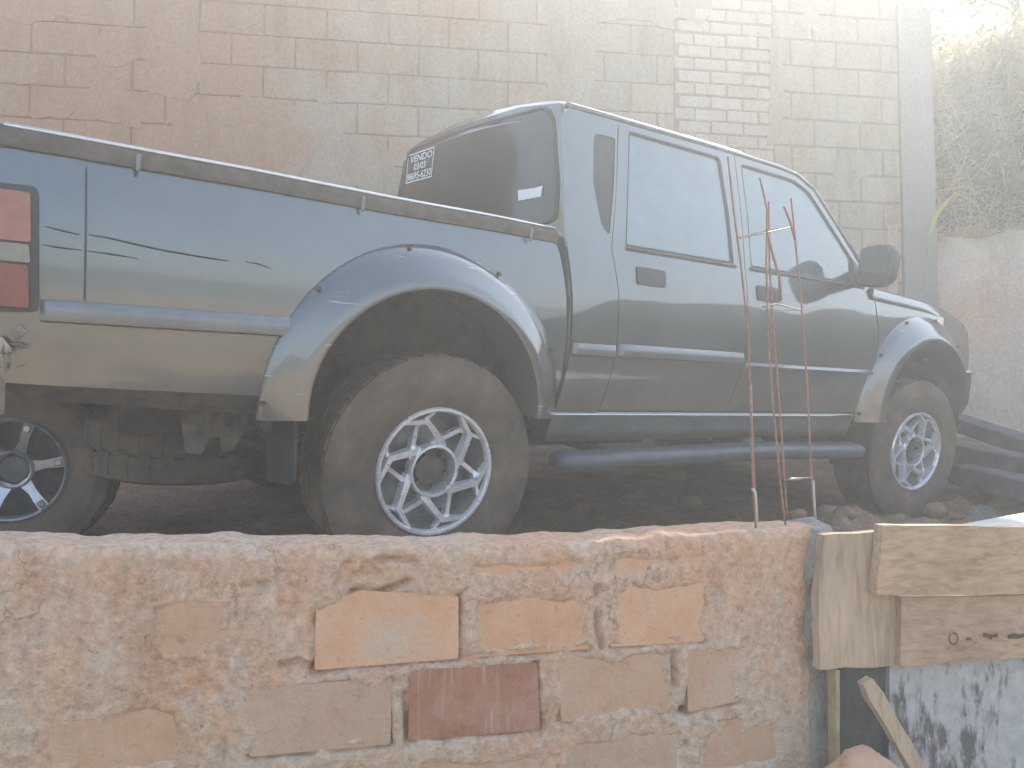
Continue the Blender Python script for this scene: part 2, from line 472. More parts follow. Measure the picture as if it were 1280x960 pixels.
back_wall = thing('block_wall', 'tall wall of grey and reddish concrete blocks behind the parked pickup', 'wall', bw_pt(-.2, 0))
def kid(o, parent):
    o.parent = parent; o.matrix_parent_inverse = Matrix.Translation(-parent.location); return o
WT = 4.2                                       # top of the wall
U0, U1 = bw_uz(-500, 100)[0], bw_uz(1122, 100)[0]
mb = MB()
def wall_box(mb, u0, u1, z0, z1, n0, n1):
    v = [bw_pt(u, z, n) for u in (u0, u1) for n in (n0, n1) for z in (z0, z1)]
    mb.add(v, [(0, 1, 3, 2), (4, 6, 7, 5), (0, 4, 5, 1), (2, 3, 7, 6), (0, 2, 6, 4), (1, 5, 7, 3)])
wall_box(mb, U0, U1, -.2, WT, -.17, .001)
kid(mb.build('mortar_core', JOINT), back_wall)
# block mesh variants in wall axes (u along X, front towards -Y), unit size set by the segment
def block_mesh(w_, h_, seed, c=.006):
    rnd = random.Random(seed); j = lambda a=.0025: rnd.uniform(-a, a)
    v = []
    for (dx, dy, inset) in ((0, .15, 0), (0, -.004, 0), (0, -.012 - .012 * 0, c)):
        for sx, sz in ((-1, -1), (1, -1), (1, 1), (-1, 1)):
            v.append((sx * (w_ / 2 - inset) + j(), dy + j(.0015), sz * (h_ / 2 - inset) + j()))
    f = [(8, 9, 10, 11)]
    for a in (0, 4): f += [(a + i, a + (i + 1) % 4, a + 4 + (i + 1) % 4, a + 4 + i) for i in range(4)]
    me = bpy.data.meshes.new('concrete_block'); me.from_pydata(v, [], f); me.update(); return me
ang = math.atan(BW_B)
blk_rot = Matrix.Rotation(ang, 4, 'Z')
cache = {}
def put_block(name, u, z, w_, h_, m, proud=0.0):
    key = (name, round(w_, 2), round(h_, 2), random.randrange(4))
    if key not in cache:
        cache[key] = block_mesh(key[1], key[2], hash(key) & 0xffff); cache[key].materials.append(m)
    o = bpy.data.objects.new(name, cache[key]); COL.objects.link(o)
    p = bw_pt(u, z, proud); o.parent = back_wall
    o.matrix_basis = Matrix.Translation(p - back_wall.location) @ blk_rot @ Matrix.Rotation(R(random.uniform(-.25, .25)), 4, 'Y')
    return o
def segment(u0, u1, z_ref, ph, pw, off, name, m, zmin, gap=.010, jit=.003):
    k = math.floor((zmin - z_ref) / ph); z = z_ref + k * ph; row = k
    while z < WT - .02:
        h = min(ph, WT - z)
        u = u0 - ((off + (.5 * pw if row % 2 else 0)) % pw)
        while u < u1 - .01:
            a, b = max(u, u0), min(u + pw, u1)
            if b - a > .05: put_block(name, (a + b) / 2, z + h / 2, b - a - gap, h - gap, m, random.uniform(-jit, jit))
            u += pw
        z += ph; row += 1
uP0, uP1 = bw_uz(686, 60)[0], bw_uz(740, 60)[0]
uC0, uC1 = bw_uz(842, 100)[0], bw_uz(966, 100)[0]
zr = bw_uz(336, 46)[1]; zr2 = bw_uz(800, 69)[1]; zr3 = bw_uz(1050, 120)[1]
segment(max(U0, bw_uz(-60, 100)[0]), uP0, zr, .236, .458, .17, 'concrete_block', BLOCK, 1.35)
segment(uP1, uC0, zr2, .236, .43, .12, 'concrete_block', BLOCK, 1.35)
segment(uC1, U1, zr3, .222, .40, .05, 'concrete_block', BLOCK, .75)
segment(uC0, uC1, bw_uz(905, 60)[1], .103, .27, .1, 'red_brick', REDBRICK, 2.6, .014, .006)
segment(uC0, uC1, zr2, .236, .43, .2, 'concrete_block', BLOCK, 1.6) if False else None
# mortar-filled strips and trowelled patches that hide the joints
def patch(name, pts_px, n, m, parent, to_uz, to_pt, ragged=.03, seed=1, back=-.02):
    poly = densify([to_uz(*p) for p in pts_px], .05)
    poly = [(a + ragged * fbm((a, b, seed), 9, 3), b + ragged * fbm((a, b, seed + 5), 9, 3)) for a, b in poly]
    d = (to_pt(0, 0, back) - to_pt(0, 0, n))
    o = sheet(name, poly, lambda a, b: to_pt(a, b, n + .0035 * fbm((a, b, seed), 7, 3)), step=.06, thick=d, m=m)
    return kid(o, parent)
patch('mortar_strip', [(684, -20), (744, -20), (742, 60), (744, 190), (700, 196), (684, 190)], .0165, RENDERED, back_wall, bw_uz, bw_pt, .015, 2)
patch('mortar_patch', [(196, -25), (262, -25), (246, 30), (252, 90), (240, 130), (188, 120), (182, 40)], .0165, RENDERED, back_wall, bw_uz, bw_pt, .05, 3)
patch('mortar_patch', [(-40, -25), (96, -25), (88, 24), (20, 30), (-40, 22)], .0165, RENDERED, back_wall, bw_uz, bw_pt, .05, 4)
patch('mortar_patch', [(225, 128), (330, 122), (420, 150), (460, 235), (300, 214), (216, 190)], .0165, RENDERED, back_wall, bw_uz, bw_pt, .05, 6)
patch('mortar_patch', [(100, 112), (140, 104), (176, 118), (178, 160), (120, 150)], .0165, RENDERED, back_wall, bw_uz, bw_pt, .04, 8)
patch('mortar_patch', [(960, 50), (976, 48), (978, 120), (972, 180), (958, 184), (962, 110)], .0165, RENDERED, back_wall, bw_uz, bw_pt, .02, 9)
patch('mortar_patch', [(742, 28), (800, 26), (842, 40), (842, -20), (742, -20)], .0165, RENDERED, back_wall, bw_uz, bw_pt, .03, 11)
patch('brick_fill', [(1108, 285), (1121, 278), (1121, 330), (1121, 372), (1108, 372)], .016, REDBRICK, back_wall, bw_uz, bw_pt, .02, 12)

for q, (cx, cy, wx, wy) in enumerate(((30, 95, 40, 16), (150, 60, 36, 30), (300, 20, 26, 14), (60, 140, 30, 14), (350, 180, 50, 26), (470, 200, 30, 22), (410, 120, 26, 12), (1010, 30, 30, 14), (1060, 210, 24, 18), (870, 10, 30, 20))):
    patch('mortar_patch', [(cx + wx * math.cos(t * .785) * random.uniform(.7, 1.2), cy + wy * math.sin(t * .785) * random.uniform(.7, 1.2)) for t in range(8)], .0162, RENDERED, back_wall, bw_uz, bw_pt, .05, 20 + q)
# concrete column that ends the wall
uE0, uE1 = U1 + .002, bw_uz(1163, 100)[0]
def solid_front(name, u0, u1, z0, z1, nf, nb, m, to_pt, amp=.006, st=.05, seed=0, top=None):
    """upright slab with an uneven face and a worn top"""
    nu = max(2, int((u1 - u0) / st)); nz_ = max(2, int((z1 - z0) / st)); v = []; f = []
    for j in range(nz_ + 1):
        for i in range(nu + 1):
            u = u0 + (u1 - u0) * i / nu; zt = z1 + (top(u) if top else 0); z = z0 + (zt - z0) * j / nz_
            v.append(to_pt(u, z, nf + amp * fbm((u, z, seed), 4, 4)))
    W = nu + 1
    for j in range(nz_):
        for i in range(nu): k = j * W + i; f.append((k, k + 1, k + W + 1, k + W))
    k0 = len(v)
    for j in range(nz_ + 1):
        for i in range(nu + 1):
            u = u0 + (u1 - u0) * i / nu; zt = z1 + (top(u) if top else 0); z = z0 + (zt - z0) * j / nz_
            v.append(to_pt(u, z, nb))
    for j in range(nz_):
        for i in range(nu): k = k0 + j * W + i; f.append((k + W, k + W + 1, k + 1, k))
    for i in range(nu):
        a, b = i, i + 1; f.append((b, a, k0 + a, k0 + b)); a, b = nz_ * W + i, nz_ * W + i + 1; f.append((a, b, k0 + b, k0 + a))
    for j in range(nz_):
        a, b = j * W, (j + 1) * W; f.append((a, b, k0 + b, k0 + a)); a, b = j * W + nu, (j + 1) * W + nu; f.append((b, a, k0 + a, k0 + b))
    return mesh(name, v, f, m)
tag(solid_front('concrete_column', uE0, uE1, 0, 4.04, .03, -.2, COLUMN, bw_pt, .008, .05, 5), 'smooth grey concrete column at the end of the block wall', 'column')

# low plastered wall to the right of the column
PINK = block_mat('pink_plaster', (.58, .47, .38), (.59, .48, .39), (.62, .33, .20), .34, .50)
RW0, RW1 = bw_uz(1170, 300)[0], bw_uz(1170, 300)[0] + 2.4
def rw_pt(u, z, n=0.0):
    t = max(0, u - RW0); return bw_pt(u, z, n - .05) + Vector((0, -.55 * t, 0))
low_wall = tag(solid_front('plastered_wall', RW0, RW1, 0, 2.07, .0, -.18, PINK, rw_pt, .02, .05, 8, top=lambda u: .05 * fbm((u, 0, 0), 4, 3) + .04 * (u - RW0)),
    'low pink stained plaster wall with dry grass along its top', 'wall')

# ------------------------------------------------------------------ front wall
front_wall = thing('retaining_wall', 'low weathered brick wall with patchy peeling render in front of the pickup', 'wall', fw_pt(-.3, -.95))
RENDER = None
def render_mat():
    m, nt, b, geo, nz = wall_mat('patchy_render', None)
    a = nz(2.0, 7, .68); c = nz(7, 6, .7); d = nz(60, 5, .65); e = nz(4.5, 5, .6, (2.2, 2.2, .5))
    r1 = ramp(nt, a.outputs[0], [(.30, (.53, .43, .335)), (.45, (.60, .455, .335)), (.56, (.62, .385, .25)), (.70, (.55, .315, .195))])
    r2 = ramp(nt, c.outputs[0], [(.35, G(0)), (.62, G(.7))])
    col = mix(nt, r2.outputs[0], r1.outputs[0], (.63, .50, .39))
    r3 = ramp(nt, e.outputs[0], [(.52, G(0)), (.70, G(.45))])
    col = mix(nt, r3.outputs[0], col, (.42, .28, .18))
    # new pinkish wash on the upper right part of the wall
    sp = ND(nt, 'ShaderNodeSeparateXYZ'); nt.links.new(geo.outputs['Position'], sp.inputs[0])
    mr = ND(nt, 'ShaderNodeMapRange'); mr.inputs[1].default_value = .0; mr.inputs[2].default_value = .30; nt.links.new(sp.outputs[2], mr.inputs[0])
    mx = ND(nt, 'ShaderNodeMapRange'); mx.inputs[1].default_value = -.35; mx.inputs[2].default_value = .1; nt.links.new(sp.outputs[0], mx.inputs[0])
    mu = ND(nt, 'ShaderNodeMath', operation='MULTIPLY'); nt.links.new(mr.outputs[0], mu.inputs[0]); nt.links.new(mx.outputs[0], mu.inputs[1])
    mu2 = ND(nt, 'ShaderNodeMath', operation='MULTIPLY'); nt.links.new(mu.outputs[0], mu2.inputs[0]); nt.links.new(a.outputs[0], mu2.inputs[1])
    col = mix(nt, mu2.outputs[0], col, (.68, .37, .22))
    pn = nz(85, 3, .5); pr = ramp(nt, pn.outputs[0], [(.66, G(0)), (.74, G(.55))]); col = mix(nt, pr.outputs[0], col, (.16, .12, .09))
    wn = nz(14, 5, .7); wr = ramp(nt, wn.outputs[0], [(.55, G(0)), (.70, G(.5))]); col = mix(nt, wr.outputs[0], col, (.62, .57, .51))
    # hairline cracks and grime
    hc = nz(5.5, 5, .6); hr = ramp(nt, hc.outputs[0], [(.488, G(0)), (.5, G(.6)), (.512, G(0))]); hm = nz(3.1, 3, .5); hmr = ramp(nt, hm.outputs[0], [(.48, G(0)), (.6, G(1))])
    hx = ND(nt, 'ShaderNodeMath', operation='MULTIPLY'); nt.links.new(hr.outputs[0], hx.inputs[0]); nt.links.new(hmr.outputs[0], hx.inputs[1])
    col = mix(nt, hx.outputs[0], col, (.20, .15, .11))
    gm = nz(24, 6, .75); gr = ramp(nt, gm.outputs[0], [(.56, G(0)), (.70, G(.5))]); col = mix(nt, gr.outputs[0], col, (.30, .23, .17))
    fr = ramp(nt, d.outputs[0], [(.3, G(.68)), (.7, G(1.12))])
    mul = ND(nt, 'ShaderNodeMix', data_type='RGBA', blend_type='MULTIPLY'); mul.inputs[0].default_value = 1
    nt.links.new(col, mul.inputs[6]); nt.links.new(fr.outputs[0], mul.inputs[7]); nt.links.new(mul.outputs[2], b.inputs['Base Color'])
    b.inputs['Roughness'].default_value = .93; b.inputs['Specular IOR Level'].default_value = .2
    ad = ND(nt, 'ShaderNodeMath', operation='ADD'); nt.links.new(c.outputs[0], ad.inputs[0]); nt.links.new(d.outputs[0], ad.inputs[1])
    bump(nt, b, ad.outputs[0], .9, .009)
    return m
RENDER = render_mat()
def brick_mat(name, c0, c1, streak, smear=.8):
    m, nt, b, geo, nz = wall_mat(name, None)
    a = nz(13, 7, .72); d = nz(70, 5, .68); e = nz(30, 4, .6, (2.0, 2.0, .12))
    r1 = ramp(nt, a.outputs[0], [(.3, c0), (.65, c1)])
    r2 = ramp(nt, e.outputs[0], [(.56, G(0)), (.7, G(streak))]); col = mix(nt, r2.outputs[0], r1.outputs[0], (.5, .45, .40))
    sm = nz(4.5, 7, .72); r3 = ramp(nt, sm.outputs[0], [(.50, G(0)), (.66, G(smear))]); col = mix(nt, r3.outputs[0], col, (.56, .46, .37))
    dk = nz(38, 5, .7); r4 = ramp(nt, dk.outputs[0], [(.60, G(0)), (.72, G(.45))]); col = mix(nt, r4.outputs[0], col, tuple(x * .45 for x in c0))
    nt.links.new(col, b.inputs['Base Color']); b.inputs['Roughness'].default_value = .92; b.inputs['Specular IOR Level'].default_value = .2
    ad = ND(nt, 'ShaderNodeMath', operation='ADD'); nt.links.new(a.outputs[0], ad.inputs[0]); nt.links.new(d.outputs[0], ad.inputs[1])
    bump(nt, b, ad.outputs[0], .8, .006); return m
BR_PEACH = brick_mat('peach_brick', (.62, .35, .205), (.68, .44, .29), .12)
BR_TAN = brick_mat('tan_brick', (.50, .315, .20), (.57, .39, .27), .3)
BR_RED = brick_mat('dark_red_brick', (.34, .15, .095), (.42, .22, .145), .6, .35)
BR_GREY = brick_mat('greyish_brick', (.46, .315, .215), (.53, .385, .28), .3)
BR_ORANGE = brick_mat('orange_brick', (.60, .32, .175), (.65, .41, .27), .25)
exposed = [   # corner pixels of the bricks laid bare, and how bare
    ([(395, 760), (450, 738), (573, 745), (573, 823), (393, 838)], BR_PEACH, 1),
    ([(586, 745), (733, 735), (737, 811), (590, 822)], BR_ORANGE, .55),
    ([(766, 736), (884, 724), (880, 802), (763, 809)], BR_PEACH, .7),
    ([(305, 862), (490, 846), (488, 930), (312, 946)], BR_GREY, .8),
    ([(512, 838), (672, 828), (675, 912), (510, 925)], BR_RED, 1),
    ([(698, 822), (838, 812), (836, 890), (702, 903)], BR_TAN, .8),
    ([(857, 812), (925, 806), (925, 876), (860, 890)], BR_TAN, .8),
    ([(577, 690), (740, 686), (738, 728), (579, 737)], BR_PEACH, .3),
    ([(756, 685), (893, 679), (888, 718), (758, 727)], BR_ORANGE, .35),
    ([(192, 757), (288, 752), (282, 808), (240, 822), (195, 818)], BR_TAN, .7),
    ([(60, 912), (100, 898), (150, 880), (225, 885), (228, 962), (55, 966)], BR_TAN, .75),
    ([(330, 965), (500, 950), (498, 1030), (330, 1040)], BR_GREY, .8),
    ([(520, 945), (690, 930), (690, 1000), (520, 1015)], BR_TAN, .5),
    ([(705, 925), (850, 910), (850, 990), (705, 1000)], BR_GREY, .7),
    ([(868, 905), (980, 892), (980, 960), (868, 975)], BR_TAN, .4),
]
EX = [([fw_uz(*p) for p in poly], m, k) for poly, m, k in exposed]
cracks_px = [[(352, 832), (372, 826), (392, 836)], [(393, 838), (480, 831), (573, 823)], [(574, 745), (575, 823)], [(763, 809), (880, 801)], [(745, 735), (747, 790), (752, 808)],
             [(510, 925), (600, 918), (675, 911)], [(312, 946), (400, 940), (488, 930)], [(488, 850), (484, 880), (487, 925)], [(505, 850), (510, 922)], [(860, 889), (925, 877)], [(820, 893), (838, 890)],
             [(840, 815), (843, 855)], [(440, 740), (480, 738), (510, 726)], [(585, 822), (735, 811)], [(305, 731), (330, 730)], [(850, 890), (866, 886)], [(395, 760), (392, 800), (396, 832)], [(470, 700), (500, 698), (520, 701)], [(670, 830), (676, 908)]]
CR = [[fw_uz(*p) for p in c] for c in cracks_px]
FUR = fw_uz(1020, 700)[0]
def fw_top(u):
    """height of the wall's top edge"""
    pts = [(-3, .36), (fw_uz(0, 688)[0], fw_uz(0, 682)[1]), (fw_uz(285, 684)[0], fw_uz(285, 684)[1]), (0, fw_uz(640, 682)[1]), (fw_uz(800, 674)[0], fw_uz(800, 674)[1]), (fw_uz(985, 662)[0], fw_uz(985, 662)[1]), (2, .33)]
    for (a, za), (b, zb) in zip(pts, pts[1:]):
        if a <= u <= b: return za + (zb - za) * (u - a) / (b - a) + .006 * fbm((u, 0, 2), 9, 4)
    return .32
def fw_h(u, z):
    """how far the render stands out"""
    h = .0045 + .0055 * fbm((u, z, 0), 5, 5, 1.0) + .0022 * fbm((u, z, 3), 32, 4)
    j = .016 * fbm((u, z, 7), 11, 4)
    for poly, m, k in EX:
        if abs(u - poly[0][0]) > .5: continue
        d = poly_dist((u, z), poly); d = -d if inside((u, z), poly) else d
        t = (d + j + (1 - k) * .045 + .012) / .022
        lo = -.007 + .004 * fbm((u, z, 17), 9, 4)
        if t < 1: h = min(h, lo + (h - lo) * max(0, t))
    for c in CR:
        d = min(seg_dist((u, z), a, b) for a, b in zip(c, c[1:])) + .004 * abs(fbm((u, z, 5), 30, 2))
        if d < .010: h -= .030 * (1 - d / .010) * max(0, min(1, .75 + 1.3 * fbm((u, z, 11), 14, 2)))
    # fallen flakes
    q = fbm((u, z, 21), 7, 4)
    if q > .5: h -= min(.012, (q - .5) * .10)
    return h
def build_front():
    us = list(np.arange(-2.4, -1.0, .03)) + list(np.arange(-1.0, FUR, .0055)) + [FUR]
    ztop = 1.0; ts = list(np.linspace(0, .45, 12))[:-1] + list(np.linspace(.45, 1, 120))
    v = []; f = []; W = len(us)
    for t in ts:
        for u in us:
            zt = fw_top(u); z = -1.0 + (zt + 1.0) * t
            fine = u > -1.02 and z > -.3
            n = fw_h(u, z) if fine else .009
            if t > .985: n -= .012 * (t - .985) / .015
            right = max(0, (u - FUR + .05) / .05)
            uu = u + (.012 * fbm((z, 0, 4), 9, 4) if u > FUR - .02 else 0)
            v.append(fw_pt(uu, z, n - .01 * right))
    for j in range(len(ts) - 1):
        for i in range(W - 1): k = j * W + i; f.append((k, k + 1, k + W + 1, k + W))
    # top slab and back
    NB = 9; k0 = len(v); top0 = (len(ts) - 1) * W
    for b in range(1, NB + 1):
        for u in us:
            n = -.003 - .165 * b / NB
            z = fw_top(u) + .002 + .005 * fbm((u, n, 0), 10, 4) + .006 * max(0, fbm((u, n, 6), 5, 3)) - (.02 if b == NB else 0)
            v.append(fw_pt(u, z, n))
    for b in range(NB):
        for i in range(W - 1):
            a = (top0 if b == 0 else k0 + (b - 1) * W) + i; c = k0 + b * W + i; f.append((a, a + 1, c + 1, c))
    k1 = len(v)
    for u in us: v.append(fw_pt(u, -1.0, -.168))
    for i in range(W - 1): a = k0 + (NB - 1) * W + i; c = k1 + i; f.append((a, a + 1, c + 1, c))
    # end cap on the right
    idx = [j * W + W - 1 for j in range(len(ts))] + [k0 + b * W + W - 1 for b in range(NB)] + [k1 + W - 1]
    f.append(tuple(idx))
    return mesh('render_coat', v, f, RENDER, None, True)
kid(build_front(), front_wall)
for q, (poly, m, k) in enumerate(EX):
    c = (sum(p[0] for p in poly) / len(poly), sum(p[1] for p in poly) / len(poly))
    big = [(c[0] + (p[0] - c[0]) * 1.0, c[1] + (p[1] - c[1]) * 1.0) for p in poly]
    rp = round_poly(big, .006, 2)
    n0 = -.001 + .002 * random.random(); tl = random.uniform(-.012, .012)
    mbx = MB().prism(rp, lambda u, z: fw_pt(u, z, n0 + tl * (u - c[0])), lambda u, z: fw_pt(u, z, -.06))
    kid(mbx.build('brick', m), front_wall)
CEMENT = rough_mat('raw_cement', (.22, .205, .18), (.30, .28, .245), (.36, .335, .295), 9, 70, .95, .8, .01)
def lump(c, s, seed, n=2):
    bm = bmesh.new(); bmesh.ops.create_icosphere(bm, subdivisions=n, radius=1)
    v = []
    for q in bm.verts:
        d = q.co.normalized(); r = 1 + .35 * fbm(d * 1.0 + Vector((seed, 0, 0)), 1.6, 4)
        v.append(Vector(c) + Vector((d.x * s[0] * r, d.y * s[1] * r, d.z * s[2] * r)))
    bm.verts.index_update(); f = [[q.index for q in p.verts] for p in bm.faces]; bm.free(); return v, f
# ------------------------------------------------------------------ pickup
truck = thing('pickup_truck', 'dark grey double cab pickup with wheel flares parked leaning behind the low brick wall', 'pickup')
truck.matrix_world = Matrix(((H.x, L.x, U.x, O.x), (H.y, L.y, U.y, O.y), (H.z, L.z, U.z, O.z), (0, 0, 0, 1)))
def half_w(x, z):
    if z < .84: w_ = .832 - .34 * (.84 - z) ** 2
    elif z < 1.22: w_ = .832 - .40 * (z - .84) ** 2
    else: w_ = .832 - .40 * .38 ** 2 - .19 * (z - 1.22) - .03 * (z - 1.22) ** 2
    if x > 2.9: w_ -= .16 * (x - 2.9) ** 2
    if x < -1.0: w_ -= .5 * (x + 1.0) ** 2
    return w_
def S(s, off=0.0): return lambda x, z: (x, s * (half_w(x, z) + off), z)
def panel(name, poly, s, holes=(), off=0.0, t=.012, m=None, step=.05, parent=None):
    return sheet(name, poly, S(s, off), holes, step, (0, -s * t, 0), m or PAINT, parent or truck)
def ring(name, outer, inner, fn, m, parent, depth):
    n = len(outer); o = [Vector(fn(*p)) for p in outer]; q = [Vector(fn(*p)) for p in inner]; d = Vector(depth)
    md = [(a + b) / 2 - d * .5 for a, b in zip(o, q)]
    v = o + md + q + [p + d for p in q]
    f = [(k * n + i, k * n + (i + 1) % n, (k + 1) * n + (i + 1) % n, (k + 1) * n + i) for k in range(3) for i in range(n)]
    return MB().add(v, f).build(name, m, parent)
def arc(cx, cz, rx, rz, a0, a1, n=18):
    return [(cx + rx * math.cos(R(a0 + (a1 - a0) * i / n)), cz + rz * math.sin(R(a0 + (a1 - a0) * i / n))) for i in range(n + 1)]
AX_R, AX_F, WR = 0.0, 2.95, .393

BED_FRONT = [(.462, .585), (.490, .70), (.497, .83), (.490, 1.02), (.468, 1.16), (.452, 1.212)]
DOOR_R = [(.700, .600), (.724, .70), (.742, .827), (.745, 1.05), (.722, 1.215)]          # rear edge of rear door
DOOR_B = [(1.415, .600), (1.445, .70), (1.478, .85), (1.490, 1.0), (1.492, 1.22)]
DOOR_F = [(2.372, .600), (2.43, .73), (2.470, .85), (2.488, 1.0), (2.468, 1.208)]
gap = .004
def sh(pts, d): return [(x + d, z) for x, z in pts]
for s in (-1, 1):
    # ---- bed side
    arch = arc(-.045, .56, .43, .45, 180, 0)
    poly = [(-1.232, .655), (-.475, .630)] + arch[:] + [(.40, .585)] + BED_FRONT + [(-1.05, 1.238), (-1.236, 1.240)]
    holes = []
    panel('bed_side', poly, s)
    mb = MB()
    mb.add(*[(lambda v: v)([(-1.225, s * .795, .66), (-.50, s * .80, .638), (-.50, s * .745, .565), (-1.16, s * .735, .605)]), [(0, 1, 2, 3)]])
    mb.add([(x, y - s * .012, z) for x, y, z in mb.v], [(3, 2, 1, 0)])
    mb.build('lower_valance', TRIM, truck)
    # ---- rail cap along the top of the bed
    mb = MB()
    prof = [(-.006, 1.196), (.006, 1.200), (.010, 1.215), (.008, 1.240), (-.004, 1.252), (-.06, 1.253), (-.06, 1.225), (-.012, 1.222)]
    xs = [-1.238, -1.225] + list(np.linspace(-1.15, .40, 14)) + [.445, .455]
    v = []; f = []
    for i, x in enumerate(xs):
        e = .98 if i in (0, len(xs) - 1) else 1
        for dy, z in prof:
            zz = z + .026 * (.45 - x) / 1.68 + .006 + .004 * fbm((x, 0, 0), 2.5, 2) - (.006 if i in (0, len(xs) - 1) else 0)
            v.append((x, s * (half_w(x, 1.21) + dy), zz))
    n = len(prof)
    for i in range(len(xs) - 1):
        for k in range(n): f.append((i * n + k, i * n + (k + 1) % n, (i + 1) * n + (k + 1) % n, (i + 1) * n + k))
    f.append(tuple(range(n))); f.append(tuple(range((len(xs) - 1) * n, len(xs) * n)))
    mb.add(v, f); br_ = smooth_angle(mb.build('bed_rail', TRIM, truck), 40)
    MB().tube([(x, s * (half_w(x, 1.21) + .001), 1.2555 + .026 * (.45 - x) / 1.68 + .004 * fbm((x, 0, 0), 2.5, 2)) for x in np.linspace(-1.22, .44, 16)], .006, 8).build('rail_highlight', CHROME, br_, True)  # bright tube added to imitate the sun's highlight along the rail
    for hx in (-.925, -.30, .33):
        MB().cbox((hx, s * (half_w(hx, 1.2) + .016), 1.216 + .026 * (.45 - hx) / 1.68), (.012, .012, .045), .004).build('tie_hook', RUBLINE, truck)
    # panel seam and creases
    if s < 0:
        for q, pts in enumerate(([(-1.13, 1.045), (-1.09, 1.038), (-1.055, 1.034)], [(-1.035, 1.036), (-.99, 1.034), (-.93, 1.026), (-.86, 1.018), (-.80, 1.014), (-.73, 1.010), (-.69, 1.009)], [(-.65, 1.012), (-.61, 1.010), (-.575, 1.0)],
                       [(-1.133, .999), (-1.10, .996), (-1.05, .995)], [(-1.035, .995), (-.98, .993), (-.92, .989)])):
            mbx = MB(); n = len(pts)
            up = [(x, s * (half_w(x, z) + .0012), z + (.0026 if 0 < i < n - 1 else .0008)) for i, (x, z) in enumerate(pts)]
            dn = [(x, s * (half_w(x, z) + .0012), z - (.0026 if 0 < i < n - 1 else .0008)) for i, (x, z) in enumerate(pts)]
            md = [(x, s * (half_w(x, z) + .0030), z) for i, (x, z) in enumerate(pts)]
            mbx.add(up + md + dn, [(i, i + 1, n + i + 1, n + i) for i in range(n - 1)] + [(n + i, n + i + 1, 2 * n + i + 1, 2 * n + i) for i in range(n - 1)])
            mbx.build('dent_crease', PLASTIC, truck)
    mbx = MB(); pz = np.linspace(.872, 1.205, 9)
    v = []
    for z in pz:
        x = -1.043 + .012 * (1.2 - z)
        for d in (-.0028, .0028): v.append((x + d, s * (half_w(x, z) + .0008), z))
    mbx.add(v, [(2 * i, 2 * i + 1, 2 * i + 3, 2 * i + 2) for i in range(len(pz) - 1)]); mbx.build('panel_seam', SEAL, truck)
    # ---- rear lamp
    tl = round_poly([(-1.262, .826), (-1.138, .832), (-1.146, 1.140), (-1.262, 1.136)], .018)
    lf = lambda x, z, o=0.0: (x, s * (half_w(max(x, -1.2), z) + .012 + o), z)
    lamp = sheet('tail_lamp', tl, lambda x, z: lf(x, z), step=.03, thick=(0, -s * .07, 0), m=PLASTIC, parent=truck)
    for a, b, mm in ((.842, .945, LENS_RED), (.951, .995, LENS_CLEAR), (1.001, 1.122, LENS_ORANGE)):
        sheet('lens', round_poly([(-1.258, a), (-1.158, a), (-1.162, b), (-1.258, b)], .006), lambda x, z: lf(x, z, .006), step=.03, thick=(0, -s * .012, 0), m=mm, parent=lamp)
    # ---- side mouldings
    def moulding(x0, x1, z0, z1, m, name='side_moulding'):
        v = []; f = []; P = [(0, z0), (.016, z0 + .006), (.020, (z0 + z1) / 2), (.012, z1 - .006), (0, z1)]
        xs = [x0, x0 + .012] + list(np.linspace(x0, x1, 8))[1:-1] + [x1 - .012, x1]
        for i, x in enumerate(xs):
            e = .2 if i in (0, len(xs) - 1) else 1
            for d, z in P: v.append((x, s * (half_w(x, z) - .002 + d * e), z))
        n = 5
        for i in range(len(xs) - 1):
            for k in range(n - 1): f.append((i * n + k, i * n + k + 1, (i + 1) * n + k + 1, (i + 1) * n + k))
        mbx = MB().add(v, f); smooth_angle(mbx.build(name, m, truck), 45)
    moulding(-1.134, -.49, .808, .868, RUBLINE)
    moulding(.530, .738, .803, .853, RUBLINE); moulding(.752, 1.470, .808, .860, RUBLINE); moulding(1.488, 2.462, .792, .820, RUBLINE)
    # ---- cab quarter panel
    CB = [(x + .018, z) for x, z in BED_FRONT[:-1]]
    poly = CB[:1] and ([(.484, .575), (.508, .70), (.522, .83), (.520, 1.02), (.505, 1.20), (.498, 1.35), (.502, 1.55), (.508, 1.690), (.535, 1.722)]
            + [(.792, 1.736)] + [(.777, 1.69), (.755, 1.45), (.722 - gap, 1.215)] + [(x - gap, z) for x, z in reversed(DOOR_R[:-1])] + [(.694, .575)])
    vent = round_poly([(.672, 1.300), (.712, 1.265), (.742, 1.45), (.764, 1.655), (.655, 1.650), (.640, 1.46)], .02)
    panel('quarter_panel', poly, s, [vent], step=.04)
    panel('quarter_vent', vent, s, off=-.004, m=PLASTIC, step=.04)
    # ---- rear door
    top = [(1.468, 1.700), (.792, 1.705)]
    poly = DOOR_R[:] + [(.757, 1.45), (.785, 1.700)] 
    poly = list(reversed(DOOR_B)) and ([(.787, 1.723), (.757, 1.45)] + list(reversed(DOOR_R)) + sh(DOOR_B, -gap) + [(1.482, 1.45), (1.460, 1.723)])
    gl = round_poly([(.792, 1.236), (1.418, 1.236), (1.402, 1.45), (1.366, 1.694), (.836, 1.698), (.812, 1.45)], [.015, .015, 0, .025, .02, 0])
    d = panel('rear_door', poly, s, [gl], step=.045)
    gl2 = [(1.1 + (x - 1.1) * .968, 1.465 + (z - 1.465) * .955) for x, z in gl]
    ring('window_seal', gl, gl2, S(s, -.004), SEAL, d, (0, -s * .010, 0))
    panel('window_glass', gl2, s, off=-.009, t=.005, m=GLASS, step=.06, parent=d)
